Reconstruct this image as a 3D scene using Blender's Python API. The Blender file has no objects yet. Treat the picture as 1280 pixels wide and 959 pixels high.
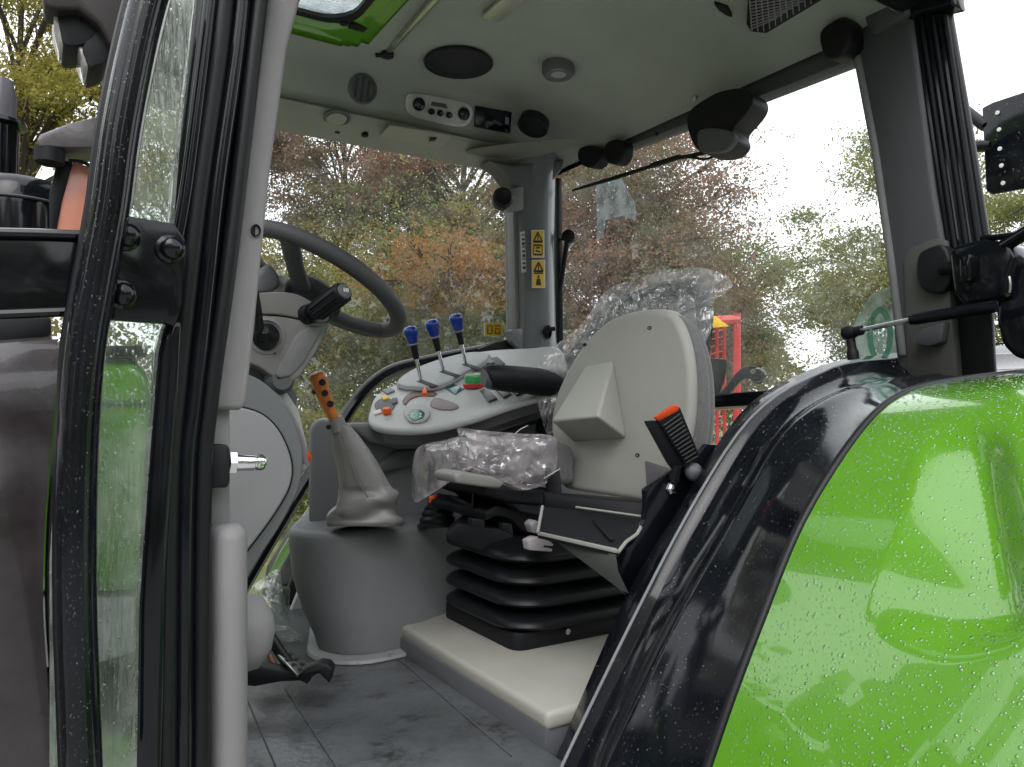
import bpy, bmesh, math, random
import numpy as np
from mathutils import Vector, Matrix
random.seed(7)
scene = bpy.context.scene
COL = scene.collection
V = Vector
# ------------------------------------------------------------------ camera, sky, sun, exposure
EZ = 1.9                                   # eye height above the ground
YAW, PITCH, F = math.radians(32), math.radians(1.82), 960.0
cR = V((math.cos(YAW), -math.sin(YAW), 0))
cF = V((math.sin(YAW)*math.cos(PITCH), math.cos(YAW)*math.cos(PITCH), math.sin(PITCH)))
cU = cR.cross(cF)
cam_data = bpy.data.cameras.new('camera'); cam = bpy.data.objects.new('camera', cam_data); COL.objects.link(cam)
m = Matrix((cR, cU, -cF)).transposed().to_4x4(); m.translation = V((0, 0, EZ)); cam.matrix_world = m
cam_data.sensor_width = 36; cam_data.lens = F/1280*36; cam_data.clip_start = .02; cam_data.clip_end = 900
scene.camera = cam
SUN_EL, SUN_AZ = math.radians(52), math.radians(215)
w = bpy.data.worlds.new('World'); scene.world = w; w.use_nodes = True
nt = w.node_tree; nt.nodes.clear()
o_ = nt.nodes.new('ShaderNodeOutputWorld'); bg = nt.nodes.new('ShaderNodeBackground')
sk = nt.nodes.new('ShaderNodeTexSky'); sk.sky_type = 'NISHITA'; sk.sun_disc = False
sk.sun_elevation = SUN_EL; sk.sun_rotation = SUN_AZ; sk.dust_density = 4.0; sk.air_density = 1.2
hs = nt.nodes.new('ShaderNodeHueSaturation'); hs.inputs['Saturation'].default_value = .12
mx = nt.nodes.new('ShaderNodeMix'); mx.data_type = 'RGBA'; mx.inputs[0].default_value = .6
mx.inputs[7].default_value = (11, 11.3, 11.8, 1)
nt.links.new(sk.outputs[0], hs.inputs['Color']); nt.links.new(hs.outputs[0], mx.inputs[6])
nt.links.new(mx.outputs[2], bg.inputs[0]); bg.inputs[1].default_value = .13
nt.links.new(bg.outputs[0], o_.inputs[0])
sd = bpy.data.lights.new('sun', 'SUN'); sd.energy = .5; sd.angle = math.radians(40); sd.color = (1, .97, .93)
sun = bpy.data.objects.new('sun', sd); COL.objects.link(sun)
sdir = V((math.sin(SUN_AZ)*math.cos(SUN_EL), math.cos(SUN_AZ)*math.cos(SUN_EL), math.sin(SUN_EL)))
sun.rotation_euler = sdir.to_track_quat('Z', 'Y').to_euler(); sun.location = (0, 0, 30)
scene.view_settings.view_transform = 'Standard'; scene.view_settings.look = 'None'
scene.view_settings.exposure = 0.95; scene.view_settings.gamma = 1
scene.render.engine = 'CYCLES'
scene.cycles.max_bounces = 10; scene.cycles.transparent_max_bounces = 24; scene.cycles.diffuse_bounces = 5

# ------------------------------------------------------------------ picture <-> place helpers (all heights are relative to the eye)
def ray(px, py): return cF + cR*((px-640)/F) + cU*((479.5-py)/F)
def D(px, py, d): return ray(px, py)*d
def onX(px, py, X): r = ray(px, py); return r*(X/r.x)
def onY(px, py, Y): r = ray(px, py); return r*(Y/r.y)
def onZ(px, py, Z): r = ray(px, py); return r*(Z/r.z)
class Plane:
    def __init__(s, a, b, c):
        s.p = a; s.n = (b-a).cross(c-a).normalized()
        if s.n.dot(a) > 0: s.n = -s.n        # towards the viewer side
    def __call__(s, px, py, off=0):
        r = ray(px, py); return r*((s.p+s.n*off).dot(s.n)/r.dot(s.n))
def cr(pts, n=6, closed=False):
    """Catmull-Rom through points"""
    P = [V(p) for p in pts]; out = []; N = len(P)
    for i in range(N if closed else N-1):
        if closed: a, b, c, d = P[i-1], P[i], P[(i+1) % N], P[(i+2) % N]
        else: a, b, c, d = P[max(i-1, 0)], P[i], P[i+1], P[min(i+2, N-1)]
        for k in range(n):
            t = k/n
            out.append(.5*((2*b)+(c-a)*t+(2*a-5*b+4*c-d)*t*t+(3*b-a-3*c+d)*t**3))
    if not closed: out.append(P[-1])
    return out
def cr2(pts, n=6, closed=False):
    return [(p.x, p.y) for p in cr([V((a, b, 0)) for a, b in pts], n, closed)]

# ------------------------------------------------------------------ materials
MATS = {}
def mat(name, col, rough=.5, metal=0, var=.12, vscale=6, bump=0, bscale=200, coat=0, spec=.5, dirt=None, sheen=0):
    if name in MATS: return MATS[name]
    M = bpy.data.materials.new(name); M.use_nodes = True; t = M.node_tree; L = t.links.new
    b = t.nodes['Principled BSDF']; b.inputs['Metallic'].default_value = metal
    b.inputs['Coat Weight'].default_value = coat; b.inputs['Coat Roughness'].default_value = .03
    b.inputs['Specular IOR Level'].default_value = spec; b.inputs['Sheen Weight'].default_value = sheen
    tc = t.nodes.new('ShaderNodeTexCoord'); nz = t.nodes.new('ShaderNodeTexNoise'); nz.inputs['Scale'].default_value = vscale
    nz.inputs['Detail'].default_value = 6; nz.inputs['Roughness'].default_value = .65
    L(tc.outputs['Object'], nz.inputs['Vector'])
    rp = t.nodes.new('ShaderNodeValToRGB'); e = rp.color_ramp.elements
    e[0].position = .3; e[1].position = .7
    e[0].color = (*[c*(1-var) for c in col], 1); e[1].color = (*[min(c*(1+var), 1) for c in col], 1)
    L(nz.outputs[0], rp.inputs[0]); out = rp.outputs[0]
    if dirt:
        n2 = t.nodes.new('ShaderNodeTexNoise'); n2.inputs['Scale'].default_value = dirt[1]; n2.inputs['Detail'].default_value = 9
        n2.inputs['Roughness'].default_value = .75; L(tc.outputs['Object'], n2.inputs['Vector'])
        r2 = t.nodes.new('ShaderNodeValToRGB'); r2.color_ramp.elements[0].position = dirt[2]; r2.color_ramp.elements[1].position = dirt[2]+.12
        L(n2.outputs[0], r2.inputs[0]); mm = t.nodes.new('ShaderNodeMix'); mm.data_type = 'RGBA'
        L(r2.outputs[0], mm.inputs[0]); L(out, mm.inputs[6]); mm.inputs[7].default_value = (*dirt[0], 1); out = mm.outputs[2]
    L(out, b.inputs['Base Color'])
    mr = t.nodes.new('ShaderNodeMapRange'); mr.inputs[3].default_value = max(rough-.08, .02); mr.inputs[4].default_value = min(rough+.08, 1)
    L(nz.outputs[0], mr.inputs[0]); L(mr.outputs[0], b.inputs['Roughness'])
    if bump:
        n3 = t.nodes.new('ShaderNodeTexNoise'); n3.inputs['Scale'].default_value = bscale; n3.inputs['Detail'].default_value = 3
        L(tc.outputs['Object'], n3.inputs['Vector']); bp = t.nodes.new('ShaderNodeBump')
        bp.inputs['Strength'].default_value = bump; bp.inputs['Distance'].default_value = .002
        L(n3.outputs[0], bp.inputs['Height']); L(bp.outputs[0], b.inputs['Normal'])
    MATS[name] = M; return M
def film(name, tint, gl_col, ior, rough, body=0, body_col=(.8, .8, .8), bump=0, bscale=30, stretch=(1, 1, 1), refr=False):
    """thin clear sheet: see-through, reflecting by Fresnel, with an optional milky body"""
    if name in MATS: return MATS[name]
    M = bpy.data.materials.new(name); M.use_nodes = True; t = M.node_tree; t.nodes.clear(); L = t.links.new
    out = t.nodes.new('ShaderNodeOutputMaterial'); tr = t.nodes.new('ShaderNodeBsdfTransparent'); tr.inputs[0].default_value = (*tint, 1)
    if refr:
        tr2 = t.nodes.new('ShaderNodeBsdfRefraction'); tr2.inputs['IOR'].default_value = 1.33; tr2.inputs['Color'].default_value = (*tint, 1)
        m0 = t.nodes.new('ShaderNodeMixShader'); m0.inputs[0].default_value = .6; L(tr.outputs[0], m0.inputs[1]); L(tr2.outputs[0], m0.inputs[2]); base = m0.outputs[0]
    else: base = tr.outputs[0]
    gl = t.nodes.new('ShaderNodeBsdfGlossy'); gl.inputs['Roughness'].default_value = rough; gl.inputs['Color'].default_value = (*gl_col, 1)
    lw = t.nodes.new('ShaderNodeLayerWeight'); lw.inputs[0].default_value = .5
    pw = t.nodes.new('ShaderNodeMath'); pw.operation = 'POWER'; pw.inputs[1].default_value = 5; L(lw.outputs['Facing'], pw.inputs[0])
    f0 = ((ior-1)/(ior+1))**2*2; fr = t.nodes.new('ShaderNodeMath'); fr.operation = 'MULTIPLY_ADD'; fr.inputs[1].default_value = 1-f0; fr.inputs[2].default_value = f0; L(pw.outputs[0], fr.inputs[0])
    if body:
        tl = t.nodes.new('ShaderNodeBsdfTranslucent'); tl.inputs[0].default_value = (*body_col, 1)
        df = t.nodes.new('ShaderNodeBsdfDiffuse'); df.inputs[0].default_value = (*body_col, 1)
        md = t.nodes.new('ShaderNodeMixShader'); md.inputs[0].default_value = .5; L(tl.outputs[0], md.inputs[1]); L(df.outputs[0], md.inputs[2])
        m1 = t.nodes.new('ShaderNodeMixShader'); L(base, m1.inputs[1]); L(md.outputs[0], m1.inputs[2])
        tc = t.nodes.new('ShaderNodeTexCoord'); n = t.nodes.new('ShaderNodeTexNoise'); n.inputs['Scale'].default_value = 14; n.inputs['Detail'].default_value = 5
        L(tc.outputs['Object'], n.inputs['Vector']); mr = t.nodes.new('ShaderNodeMapRange'); mr.inputs[1].default_value = .35; mr.inputs[2].default_value = .7
        mr.inputs[3].default_value = body*.3; mr.inputs[4].default_value = body*1.5; L(n.outputs[0], mr.inputs[0]); L(mr.outputs[0], m1.inputs[0]); base = m1.outputs[0]
    m2 = t.nodes.new('ShaderNodeMixShader'); L(fr.outputs[0], m2.inputs[0]); L(base, m2.inputs[1]); L(gl.outputs[0], m2.inputs[2]); L(m2.outputs[0], out.inputs[0])
    if bump:
        tc = t.nodes.new('ShaderNodeTexCoord'); mp = t.nodes.new('ShaderNodeMapping'); mp.inputs['Scale'].default_value = stretch
        n = t.nodes.new('ShaderNodeTexNoise'); n.inputs['Scale'].default_value = bscale; n.inputs['Detail'].default_value = 2; n.inputs['Distortion'].default_value = 1.6
        L(tc.outputs['Object'], mp.inputs[0]); L(mp.outputs[0], n.inputs['Vector'])
        bp = t.nodes.new('ShaderNodeBump'); bp.inputs['Strength'].default_value = bump; bp.inputs['Distance'].default_value = .02
        L(n.outputs[0], bp.inputs['Height']); L(bp.outputs[0], gl.inputs['Normal']); L(bp.outputs[0], lw.inputs['Normal'])
    MATS[name] = M; return M
def leafmat(name, cols, trans=.5, nscale=.8):
    M = bpy.data.materials.new(name); M.use_nodes = True; t = M.node_tree; t.nodes.clear(); L = t.links.new
    out = t.nodes.new('ShaderNodeOutputMaterial'); g = t.nodes.new('ShaderNodeNewGeometry'); tc = t.nodes.new('ShaderNodeTexCoord')
    n = t.nodes.new('ShaderNodeTexNoise'); n.inputs['Scale'].default_value = nscale; n.inputs['Detail'].default_value = 3; L(tc.outputs['Object'], n.inputs['Vector'])
    a = t.nodes.new('ShaderNodeMath'); a.operation = 'MULTIPLY_ADD'; a.inputs[1].default_value = 1.9; a.inputs[2].default_value = -.62; L(n.outputs[0], a.inputs[0])
    b = t.nodes.new('ShaderNodeMath'); b.operation = 'MULTIPLY_ADD'; b.inputs[1].default_value = .34; L(g.outputs['Random Per Island'], b.inputs[0]); L(a.outputs[0], b.inputs[2])
    r = t.nodes.new('ShaderNodeValToRGB'); e = r.color_ramp.elements
    while len(e) < len(cols): e.new(.5)
    for i, c in enumerate(cols): e[i].position = i/(len(cols)-1); e[i].color = (*c, 1)
    L(b.outputs[0], r.inputs[0])
    d = t.nodes.new('ShaderNodeBsdfDiffuse'); tl = t.nodes.new('ShaderNodeBsdfTranslucent'); L(r.outputs[0], d.inputs[0]); L(r.outputs[0], tl.inputs[0])
    mxs = t.nodes.new('ShaderNodeMixShader'); mxs.inputs[0].default_value = trans; L(d.outputs[0], mxs.inputs[1]); L(tl.outputs[0], mxs.inputs[2]); L(mxs.outputs[0], out.inputs[0])
    MATS[name] = M; return M

BLK = mat('black_paint', (.005, .006, .009), .11, var=.4, vscale=9, bump=.03, bscale=40, spec=.35)
RUB = mat('black_rubber', (.007, .008, .010), .4, var=.25, bump=.15, bscale=400, spec=.3)
PLA = mat('black_plastic', (.008, .0085, .011), .5, bump=.3, bscale=900, spec=.3)
CGR = mat('console_grey', (.175, .182, .19), .55, bump=.3, bscale=1200, var=.06)
DGR = mat('dark_grey_plastic', (.10, .106, .115), .55, bump=.3, bscale=1200, var=.06)
TRM = mat('grey_trim', (.24, .232, .242), .5, bump=.4, bscale=1200, var=.05)
TRD = mat('slate_trim', (.068, .071, .08), .55, bump=.4, bscale=1200, var=.05)
LIN = mat('roof_lining', (.315, .335, .30), .75, bump=.5, bscale=700, var=.06)
LNL = mat('roof_rim', (.32, .32, .27), .7, bump=.5, bscale=700, var=.06)
PAN = mat('console_panel', (.45, .46, .455), .4, bump=.3, bscale=1200, var=.04)
SHL = mat('seat_shell', (.33, .33, .302), .5, bump=.4, bscale=900, var=.04)
PLN = mat('plinth_plastic', (.36, .352, .315), .45, bump=.3, bscale=800, var=.06, dirt=((.4, .38, .32), 7, .66))
FLR = mat('rubber_floor', (.080, .086, .092), .3, bump=.8, bscale=60, var=.35, vscale=6, dirt=((.018, .018, .016), 10, .535))
GRN = mat('green_paint', (.098, .28, .017), .18, var=.07, vscale=3, coat=1.0, bump=.06, bscale=18)
CHR = mat('chrome', (.75, .76, .78), .13, metal=1, var=.05)
GAL = mat('brushed_steel', (.55, .55, .53), .3, metal=1, var=.15, vscale=40)
STG = mat('steering_grey', (.055, .055, .062), .5, bump=.6, bscale=700)
FAB = mat('seat_fabric', (.12, .12, .125), .9, bump=1.0, bscale=320, var=.25, vscale=160, sheen=.3)
PIP = mat('grey_piping', (.42, .42, .40), .7)
LEA = mat('grey_leatherette', (.21, .208, .202), .36, bump=.12, bscale=500, var=.05, vscale=12)
ORG = mat('orange_plastic', (.60, .18, .032), .35, var=.15, vscale=20)
ORR = mat('orange_red_button', (.80, .10, .02), .35)
BLU = mat('blue_plastic', (.006, .035, .30), .22, coat=.5)
GRB = mat('green_button', (.03, .35, .09), .35)
REDM = mat('red_paint', (.50, .035, .04), .4)
YEL = mat('yellow_sticker', (.75, .48, .02), .5, var=.03)
YEP = mat('yellow_plate', (.80, .50, .02), .4)
INK = mat('black_print', (.01, .01, .01), .6)
WHT = mat('white_label', (.75, .75, .72), .5)
SCR = mat('dark_screen', (.006, .007, .018), .12)
MSH = mat('dark_speaker_mesh', (.008, .008, .014), .6, bump=1, bscale=900)
HDG = mat('hood_grey', (.032, .026, .029), .24, bump=.15, bscale=35, var=.35, vscale=14, coat=.5)
PNK = mat('pink_reflection', (.72, .30, .22), .25, var=.12, vscale=15)  # reflection in the mirror face, put into its colour
GLA = film('window_glass', (.94, .965, .95), (1, 1, 1), 1.38, .01, body=.10, body_col=(.85, .88, .86))  # faint milky body puts haze over the view into the glass
GLS = film('wet_quarter_glass', (.84, .93, .88), (1, 1, 1), 1.5, .02, body=.40, body_col=(.62, .70, .64), bump=.35, bscale=40, stretch=(3, 3, .25))  # milky body: water film plus pale reflections put into the colour
GLH = film('hatch_glass', (.75, .8, .8), (1, 1, 1), 1.4, .05, body=.6, body_col=(.8, .84, .86), bump=.5, bscale=120)
FLM = film('clear_plastic_film', (.93, .92, .94), (1, 1, 1), 1.75, .10, body=.52, body_col=(.88, .81, .84), bump=.75, bscale=8)
FLC = film('crinkled_plastic_film', (.97, .97, .97), (1, 1, 1), 1.85, .09, body=.38, body_col=(.88, .87, .89), bump=.8, bscale=34, stretch=(1, 1, .14))
DRP = film('rain_water', (.92, .94, .94), (1, 1, 1), 1.5, .03, refr=True)
DRK = film('rain_on_black', (.97, .98, .98), (1, 1, 1), 1.33, .06)
DRW = film('rain_on_glass', (.98, .99, .99), (1, 1, 1), 1.45, .02, refr=True)
SGR = film('speed_sticker', (.60, .74, .68), (1, 1, 1), 1.3, .3, body=.45, body_col=(.58, .70, .64))
SGD = film('speed_sticker_print', (.35, .58, .46), (1, 1, 1), 1.3, .3, body=.5, body_col=(.16, .36, .26))

# ------------------------------------------------------------------ object helpers
UP = V((0, 0, EZ))
def setp(o, label=None, cat=None, group=None, kind=None):
    if label: o['label'] = label
    if cat: o['category'] = cat
    if group: o['group'] = group
    if kind: o['kind'] = kind
    return o
def thing(name, base, label, cat, group=None):
    o = bpy.data.objects.new(name, None); COL.objects.link(o); o.location = V(base)+UP; o.empty_display_size = .1
    return setp(o, label, cat, group)
def origin(p):
    v = V((0, 0, 0))
    while p is not None: v = v+p.location; p = p.parent
    return v
def obj(name, bm, M, parent=None, smooth=38, label=None, kind=None, cat=None, group=None, recalc=True):
    if recalc: bmesh.ops.recalc_face_normals(bm, faces=bm.faces)
    off = UP-origin(parent); bmesh.ops.translate(bm, vec=off, verts=bm.verts)
    me = bpy.data.meshes.new(name); bm.to_mesh(me); bm.free()
    return link(name, me, M, parent, smooth, label, kind, cat, group)
def link(name, me, M, parent=None, smooth=38, label=None, kind=None, cat=None, group=None):
    for q in (M if isinstance(M, (list, tuple)) else [M]): me.materials.append(q)
    if smooth:
        me.shade_smooth(); me.set_sharp_from_angle(angle=math.radians(smooth))
    o = bpy.data.objects.new(name, me); COL.objects.link(o); o.parent = parent
    return setp(o, label, cat, group, kind)
def B(): return bmesh.new()
def bev(bm, geom_edges, w, seg=2):
    if w <= 0: return
    es = [e for e in geom_edges if e.is_valid and len(e.link_faces) == 2 and e.calc_face_angle(0) > .45]
    if es: bmesh.ops.bevel(bm, geom=es, offset=w, segments=seg, affect='EDGES', profile=.5, clamp_overlap=True)
def prism(bm, pts, vec, bevel=.003, seg=2, taper=1.0):
    pts = [V(p) for p in pts]; vec = V(vec); c = sum(pts, V((0, 0, 0)))/len(pts)
    t = bmesh.new()
    a = [t.verts.new(p) for p in pts]; b = [t.verts.new(c+(p-c)*taper+vec) for p in pts]
    t.faces.new(a); t.faces.new(b[::-1]); n = len(pts)
    for i in range(n): t.faces.new((a[i], b[i], b[(i+1) % n], a[(i+1) % n]))
    bmesh.ops.recalc_face_normals(t, faces=t.faces)
    bev(t, list(t.edges), bevel, seg); merge(bm, t); return bm
def merge(bm, t):
    me = bpy.data.meshes.new('tmp'); t.to_mesh(me); t.free(); bm.from_mesh(me); bpy.data.meshes.remove(me)
def box(bm, c, s, ax=None, bevel=.003, seg=2):
    ax = ax or (V((1, 0, 0)), V((0, 1, 0)), V((0, 0, 1)))
    x, y, z = [V(a)*(k/2) for a, k in zip(ax, s)]; c = V(c)
    return prism(bm, [c-x-y-z, c+x-y-z, c+x+y-z, c-x+y-z], z*2, bevel, seg)
def frame_of(d):
    d = V(d).normalized(); a = V((0, 0, 1)) if abs(d.z) < .9 else V((1, 0, 0))
    u = d.cross(a).normalized(); return u, d.cross(u).normalized()
def tube(bm, path, r, n=12, closed=False, caps=True, flat=1.0, upv=None):
    P = [V(p) for p in path]; N = len(P); rr = r if isinstance(r, (list, tuple)) else [r]*N; rings = []
    u = None
    for i, p in enumerate(P):
        d = (P[(i+1) % N]-P[i-1]) if closed else (P[min(i+1, N-1)]-P[max(i-1, 0)])
        d.normalize()
        if upv is not None: u = (V(upv)-d*V(upv).dot(d)).normalized()
        elif u is None: u = frame_of(d)[0]
        else: u = (u-d*u.dot(d)).normalized()
        v = d.cross(u)
        rings.append([bm.verts.new(p+(u*math.cos(k*2*math.pi/n)+v*flat*math.sin(k*2*math.pi/n))*rr[i]) for k in range(n)])
    for i in range(N if closed else N-1):
        a, b = rings[i], rings[(i+1) % N]
        for k in range(n): bm.faces.new((a[k], a[(k+1) % n], b[(k+1) % n], b[k]))
    if caps and not closed: bm.faces.new(rings[0][::-1]); bm.faces.new(rings[-1])
    return bm
def lathe(bm, prof, c, axis, n=20, sx=1.0, u=None):
    """prof: (radius, height along axis)"""
    c = V(c); ax = V(axis).normalized(); uu, vv = frame_of(ax)
    if u is not None: uu = (V(u)-ax*V(u).dot(ax)).normalized(); vv = ax.cross(uu)
    rings = [[bm.verts.new(c+ax*h+(uu*sx*math.cos(k*2*math.pi/n)+vv*math.sin(k*2*math.pi/n))*r) for k in range(n)] for r, h in prof]
    for a, b in zip(rings, rings[1:]):
        for k in range(n): bm.faces.new((a[k], a[(k+1) % n], b[(k+1) % n], b[k]))
    bm.faces.new(rings[0][::-1]); bm.faces.new(rings[-1]); return bm
def loft(bm, rows, closed=False, caps=False):
    R = [[bm.verts.new(V(p)) for p in r] for r in rows]
    for a, b in zip(R, R[1:]):
        n = len(a)
        for k in range(n if closed else n-1): bm.faces.new((a[k], a[(k+1) % n], b[(k+1) % n], b[k]))
    if caps and closed: bm.faces.new(R[0][::-1]); bm.faces.new(R[-1])
    return bm
def solidify(bm, t):
    bmesh.ops.recalc_face_normals(bm, faces=bm.faces)
    bmesh.ops.solidify(bm, geom=list(bm.faces), thickness=t); return bm
def rrect(x0, x1, y0, y1, z, r, n=5):
    out = []
    for cx, cy, a0 in ((x1-r, y1-r, 0), (x0+r, y1-r, 90), (x0+r, y0+r, 180), (x1-r, y0+r, 270)):
        for k in range(n+1):
            a = math.radians(a0+90*k/n); out.append(V((cx+r*math.cos(a), cy+r*math.sin(a), z)))
    return out
def drops(name, src, n, rmin, rmax, M, parent, seed=1, keep=None, stretch=0.0, label=None, h=.5):
    """rain beads sitting on a mesh surface: one uncountable part"""
    rng = np.random.default_rng(seed); me = src.data; me.calc_loop_triangles()
    vs = np.empty(len(me.vertices)*3); me.vertices.foreach_get('co', vs); vs = vs.reshape(-1, 3)+np.array(origin(src)-UP)
    tr = np.empty(len(me.loop_triangles)*3, dtype=np.int32); me.loop_triangles.foreach_get('vertices', tr); tr = tr.reshape(-1, 3)
    a, b, c = vs[tr[:, 0]], vs[tr[:, 1]], vs[tr[:, 2]]; nn = np.cross(b-a, c-a); ar = np.linalg.norm(nn, axis=1)+1e-12; nn = nn/ar[:, None]
    cen = (a+b+c)/3
    if len(tr) < 20: nn = nn*np.where((nn*(-cen)).sum(1) < 0, -1, 1)[:, None]
    ok = (nn*(-cen)).sum(1) > .02*np.linalg.norm(cen, axis=1)
    if keep is not None: ok &= keep(cen)
    if not ok.any(): return None
    pr = ar*ok/(np.linalg.norm(cen, axis=1)**1.0); ids = rng.choice(len(tr), n, p=pr/pr.sum())
    u = rng.random((n, 1)); v = rng.random((n, 1)); f = (u+v) > 1; u = np.where(f, 1-u, u); v = np.where(f, 1-v, v)
    P = a[ids]+(b[ids]-a[ids])*u+(c[ids]-a[ids])*v; N = nn[ids]
    dn = np.array([0, 0, -1.0])-N*N[:, 2:3]*-1; dn = dn/(np.linalg.norm(dn, axis=1)[:, None]+1e-9); sd_ = np.cross(N, dn)
    r = (rmin+(rmax-rmin)*rng.random((n, 1))**3); el = 1+stretch*rng.random((n, 1))**2
    K = 6; ang = np.arange(K)*2*np.pi/K; verts = [P+N*r*h]
    for (q, hh) in ((.62, .78), (1.0, -.05)):
        for t in ang: verts.append(P+sd_*r*q*math.cos(t)+dn*r*el*q*math.sin(t)+N*r*h*hh)
    VV = np.stack(verts, 1).reshape(-1, 3); m_ = 1+2*K; faces = []
    for k in range(K):
        faces.append((0, 1+k, 1+(k+1) % K)); faces.append((1+k, 1+K+k, 1+K+(k+1) % K)); faces.append((1+k, 1+K+(k+1) % K, 1+(k+1) % K))
    FF = (np.array(faces)[None]+np.arange(n)[:, None, None]*m_).reshape(-1, 3)
    VV = VV+np.array(UP-origin(parent))
    return link(name, npmesh(name, VV, FF), M, parent, smooth=180, kind='stuff', label=label)
def npmesh(name, VV, FF):
    me = bpy.data.meshes.new(name); k = FF.shape[1]
    me.vertices.add(len(VV)); me.vertices.foreach_set('co', VV.astype(np.float32).ravel())
    me.loops.add(FF.size); me.loops.foreach_set('vertex_index', FF.astype(np.int32).ravel())
    me.polygons.add(len(FF)); me.polygons.foreach_set('loop_start', np.arange(0, FF.size, k, dtype=np.int32))
    me.polygons.foreach_set('loop_total', np.full(len(FF), k, dtype=np.int32)); me.update(calc_edges=True); me.validate(); return me
def sm(a, b, x):
    t = min(max((x-a)/(b-a), 0), 1); return t*t*(3-2*t)
def interp(x, xs, ys):
    return float(np.interp(x, xs, ys))
FLOOR = -.60

# ================================================================== SETTING: ground
bm = B(); s = 420
for i in range(-14, 15):
    pass
gv = [[bm.verts.new((x, y, -EZ)) for x in (-s, -60, -20, -5, 5, 20, 60, s)] for y in (-s, -60, -20, 0, 20, 40, 80, s)]
for a, b in zip(gv, gv[1:]):
    for k in range(7): bm.faces.new((a[k], a[k+1], b[k+1], b[k]))
obj('ground', bm, mat('grass_and_leaf_litter', (.10, .12, .035), .9, var=.5, vscale=1.2, bump=1, bscale=40, dirt=((.28, .13, .04), 3.5, .54)), kind='structure')

bm = B(); prism(bm, [V((-9, -9, -EZ)), V((9, -9, -EZ)), V((9, 4.2, -EZ)), V((-9, 4.2, -EZ))], (0, 0, .02), 0)  # unseen pale paving added to bounce light up onto the ceiling
obj('bounce_yard', bm, mat('bounce_concrete', (.30, .295, .28), .45, var=.25, vscale=1.5, bump=.6, bscale=60), kind='structure')

# ================================================================== TRACTOR CAB
cab = thing('tractor_cab', (1.0, 1.7, -1.0), 'tractor cab with dark roof lining, black pillars and glass seen through its open doorway', 'tractor cab')
XR, YR, ZR = 1.70, 2.42, .90            # rear rim, right rim, rim height
# ---- roof lining: one moulded sheet with the hatch opening left free
HX0, HX1, HY0, HY1 = .30, .84, 1.35, 2.20
def zroof(x, y):
    zr = interp(YR-y, [0, .03, .09, .12, .155, .21, .32], [.905, .915, .938, .96, 1.055, 1.085, 1.10])
    zb = interp(XR-x, [0, .04, .12, .3, .55], [.905, .93, .985, 1.06, 1.10])
    zf = interp(x-.15, [0, .1, .2], [.92, 1.04, 1.10]); zl = interp(y-1.0, [0, .05, .15], [.90, 1.04, 1.10])
    k = .012; vals = [zr, zb, zf, zl, 1.10]
    return -k*math.log(sum(math.exp(-v_/k) for v_ in vals))+k*math.log(2)
def rcorner(xs, ys):
    return xs, ys
xs = [.15+(XR-.15)*i/70 for i in range(71)]
ys = sorted(set([1.0+(YR-.36-1.0)*i/40 for i in range(41)]+[YR-.36+.36*i/36 for i in range(37)]))
bm = B(); grid = {}
def inhatch(x, y): return HX0 < x < HX1 and HY0 < y < HY1
for i, x in enumerate(xs):
    for j, y in enumerate(ys):
        # round the rear right corner of the rim
        X, Y = x, y
        grid[i, j] = bm.verts.new((X, Y, zroof(x, y)))
for i in range(len(xs)-1):
    for j in range(len(ys)-1):
        cx, cy = (xs[i]+xs[i+1])/2, (ys[j]+ys[j+1])/2
        rx, ry = max(abs(cx-(HX0+HX1)/2)-(HX1-HX0)/2+.09, 0), max(abs(cy-(HY0+HY1)/2)-(HY1-HY0)/2+.09, 0)
        if math.hypot(rx, ry) < .086: continue
        bm.faces.new((grid[i, j], grid[i+1, j], grid[i+1, j+1], grid[i, j+1]))
lin = obj('roof_lining', bm, LIN, cab, smooth=70)
# light lower rim of the lining (faces down, between window and overhead console)
bm = B()
for (p0, p1) in ((.022, 1.70),):
    rows = []
    for k in range(30):
        x = .25+(1.60-.25)*k/29
        rows.append([V((x, YR+.004, .885)), V((x, YR-.03, .895)), V((x, YR-.085, .922)), V((x, YR-.1, .94))])
    loft(bm, rows)
solidify(bm, .012); rim = obj('roof_rim', bm, LNL, cab, smooth=60)
# outer green roof shell; unseen near overhang widened to darken the fender's reflection
bm = B(); x0, x1, y0, y1 = .15, 1.80, .78, 2.47
o1 = rrect(x0, x1, y0, y1, .99, .12); o2 = rrect(x0, x1, y0, y1, 1.12, .12); o3 = rrect(x0+.12, x1-.12, y0+.12, y1-.12, 1.185, .1)
h3 = rrect(HX0-.02, HX1+.02, HY0-.02, HY1+.02, 1.19, .1); h2 = rrect(HX0-.035, HX1+.035, HY0-.035, HY1+.035, 1.13, .1)
loft(bm, [o1, o2, o3, h3], closed=True); roofshell = obj('roof_shell', bm, GRN, cab, smooth=50)
bm = B(); loft(bm, [rrect(.16, 1.715, .99, 2.435, .902, .03), rrect(.155, 1.75, .9, 2.45, .93, .06), rrect(x0+.005, x1-.005, y0+.005, y1-.005, .992, .115)], closed=True); obj('roof_fascia', bm, PLA, cab, smooth=50)
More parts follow.
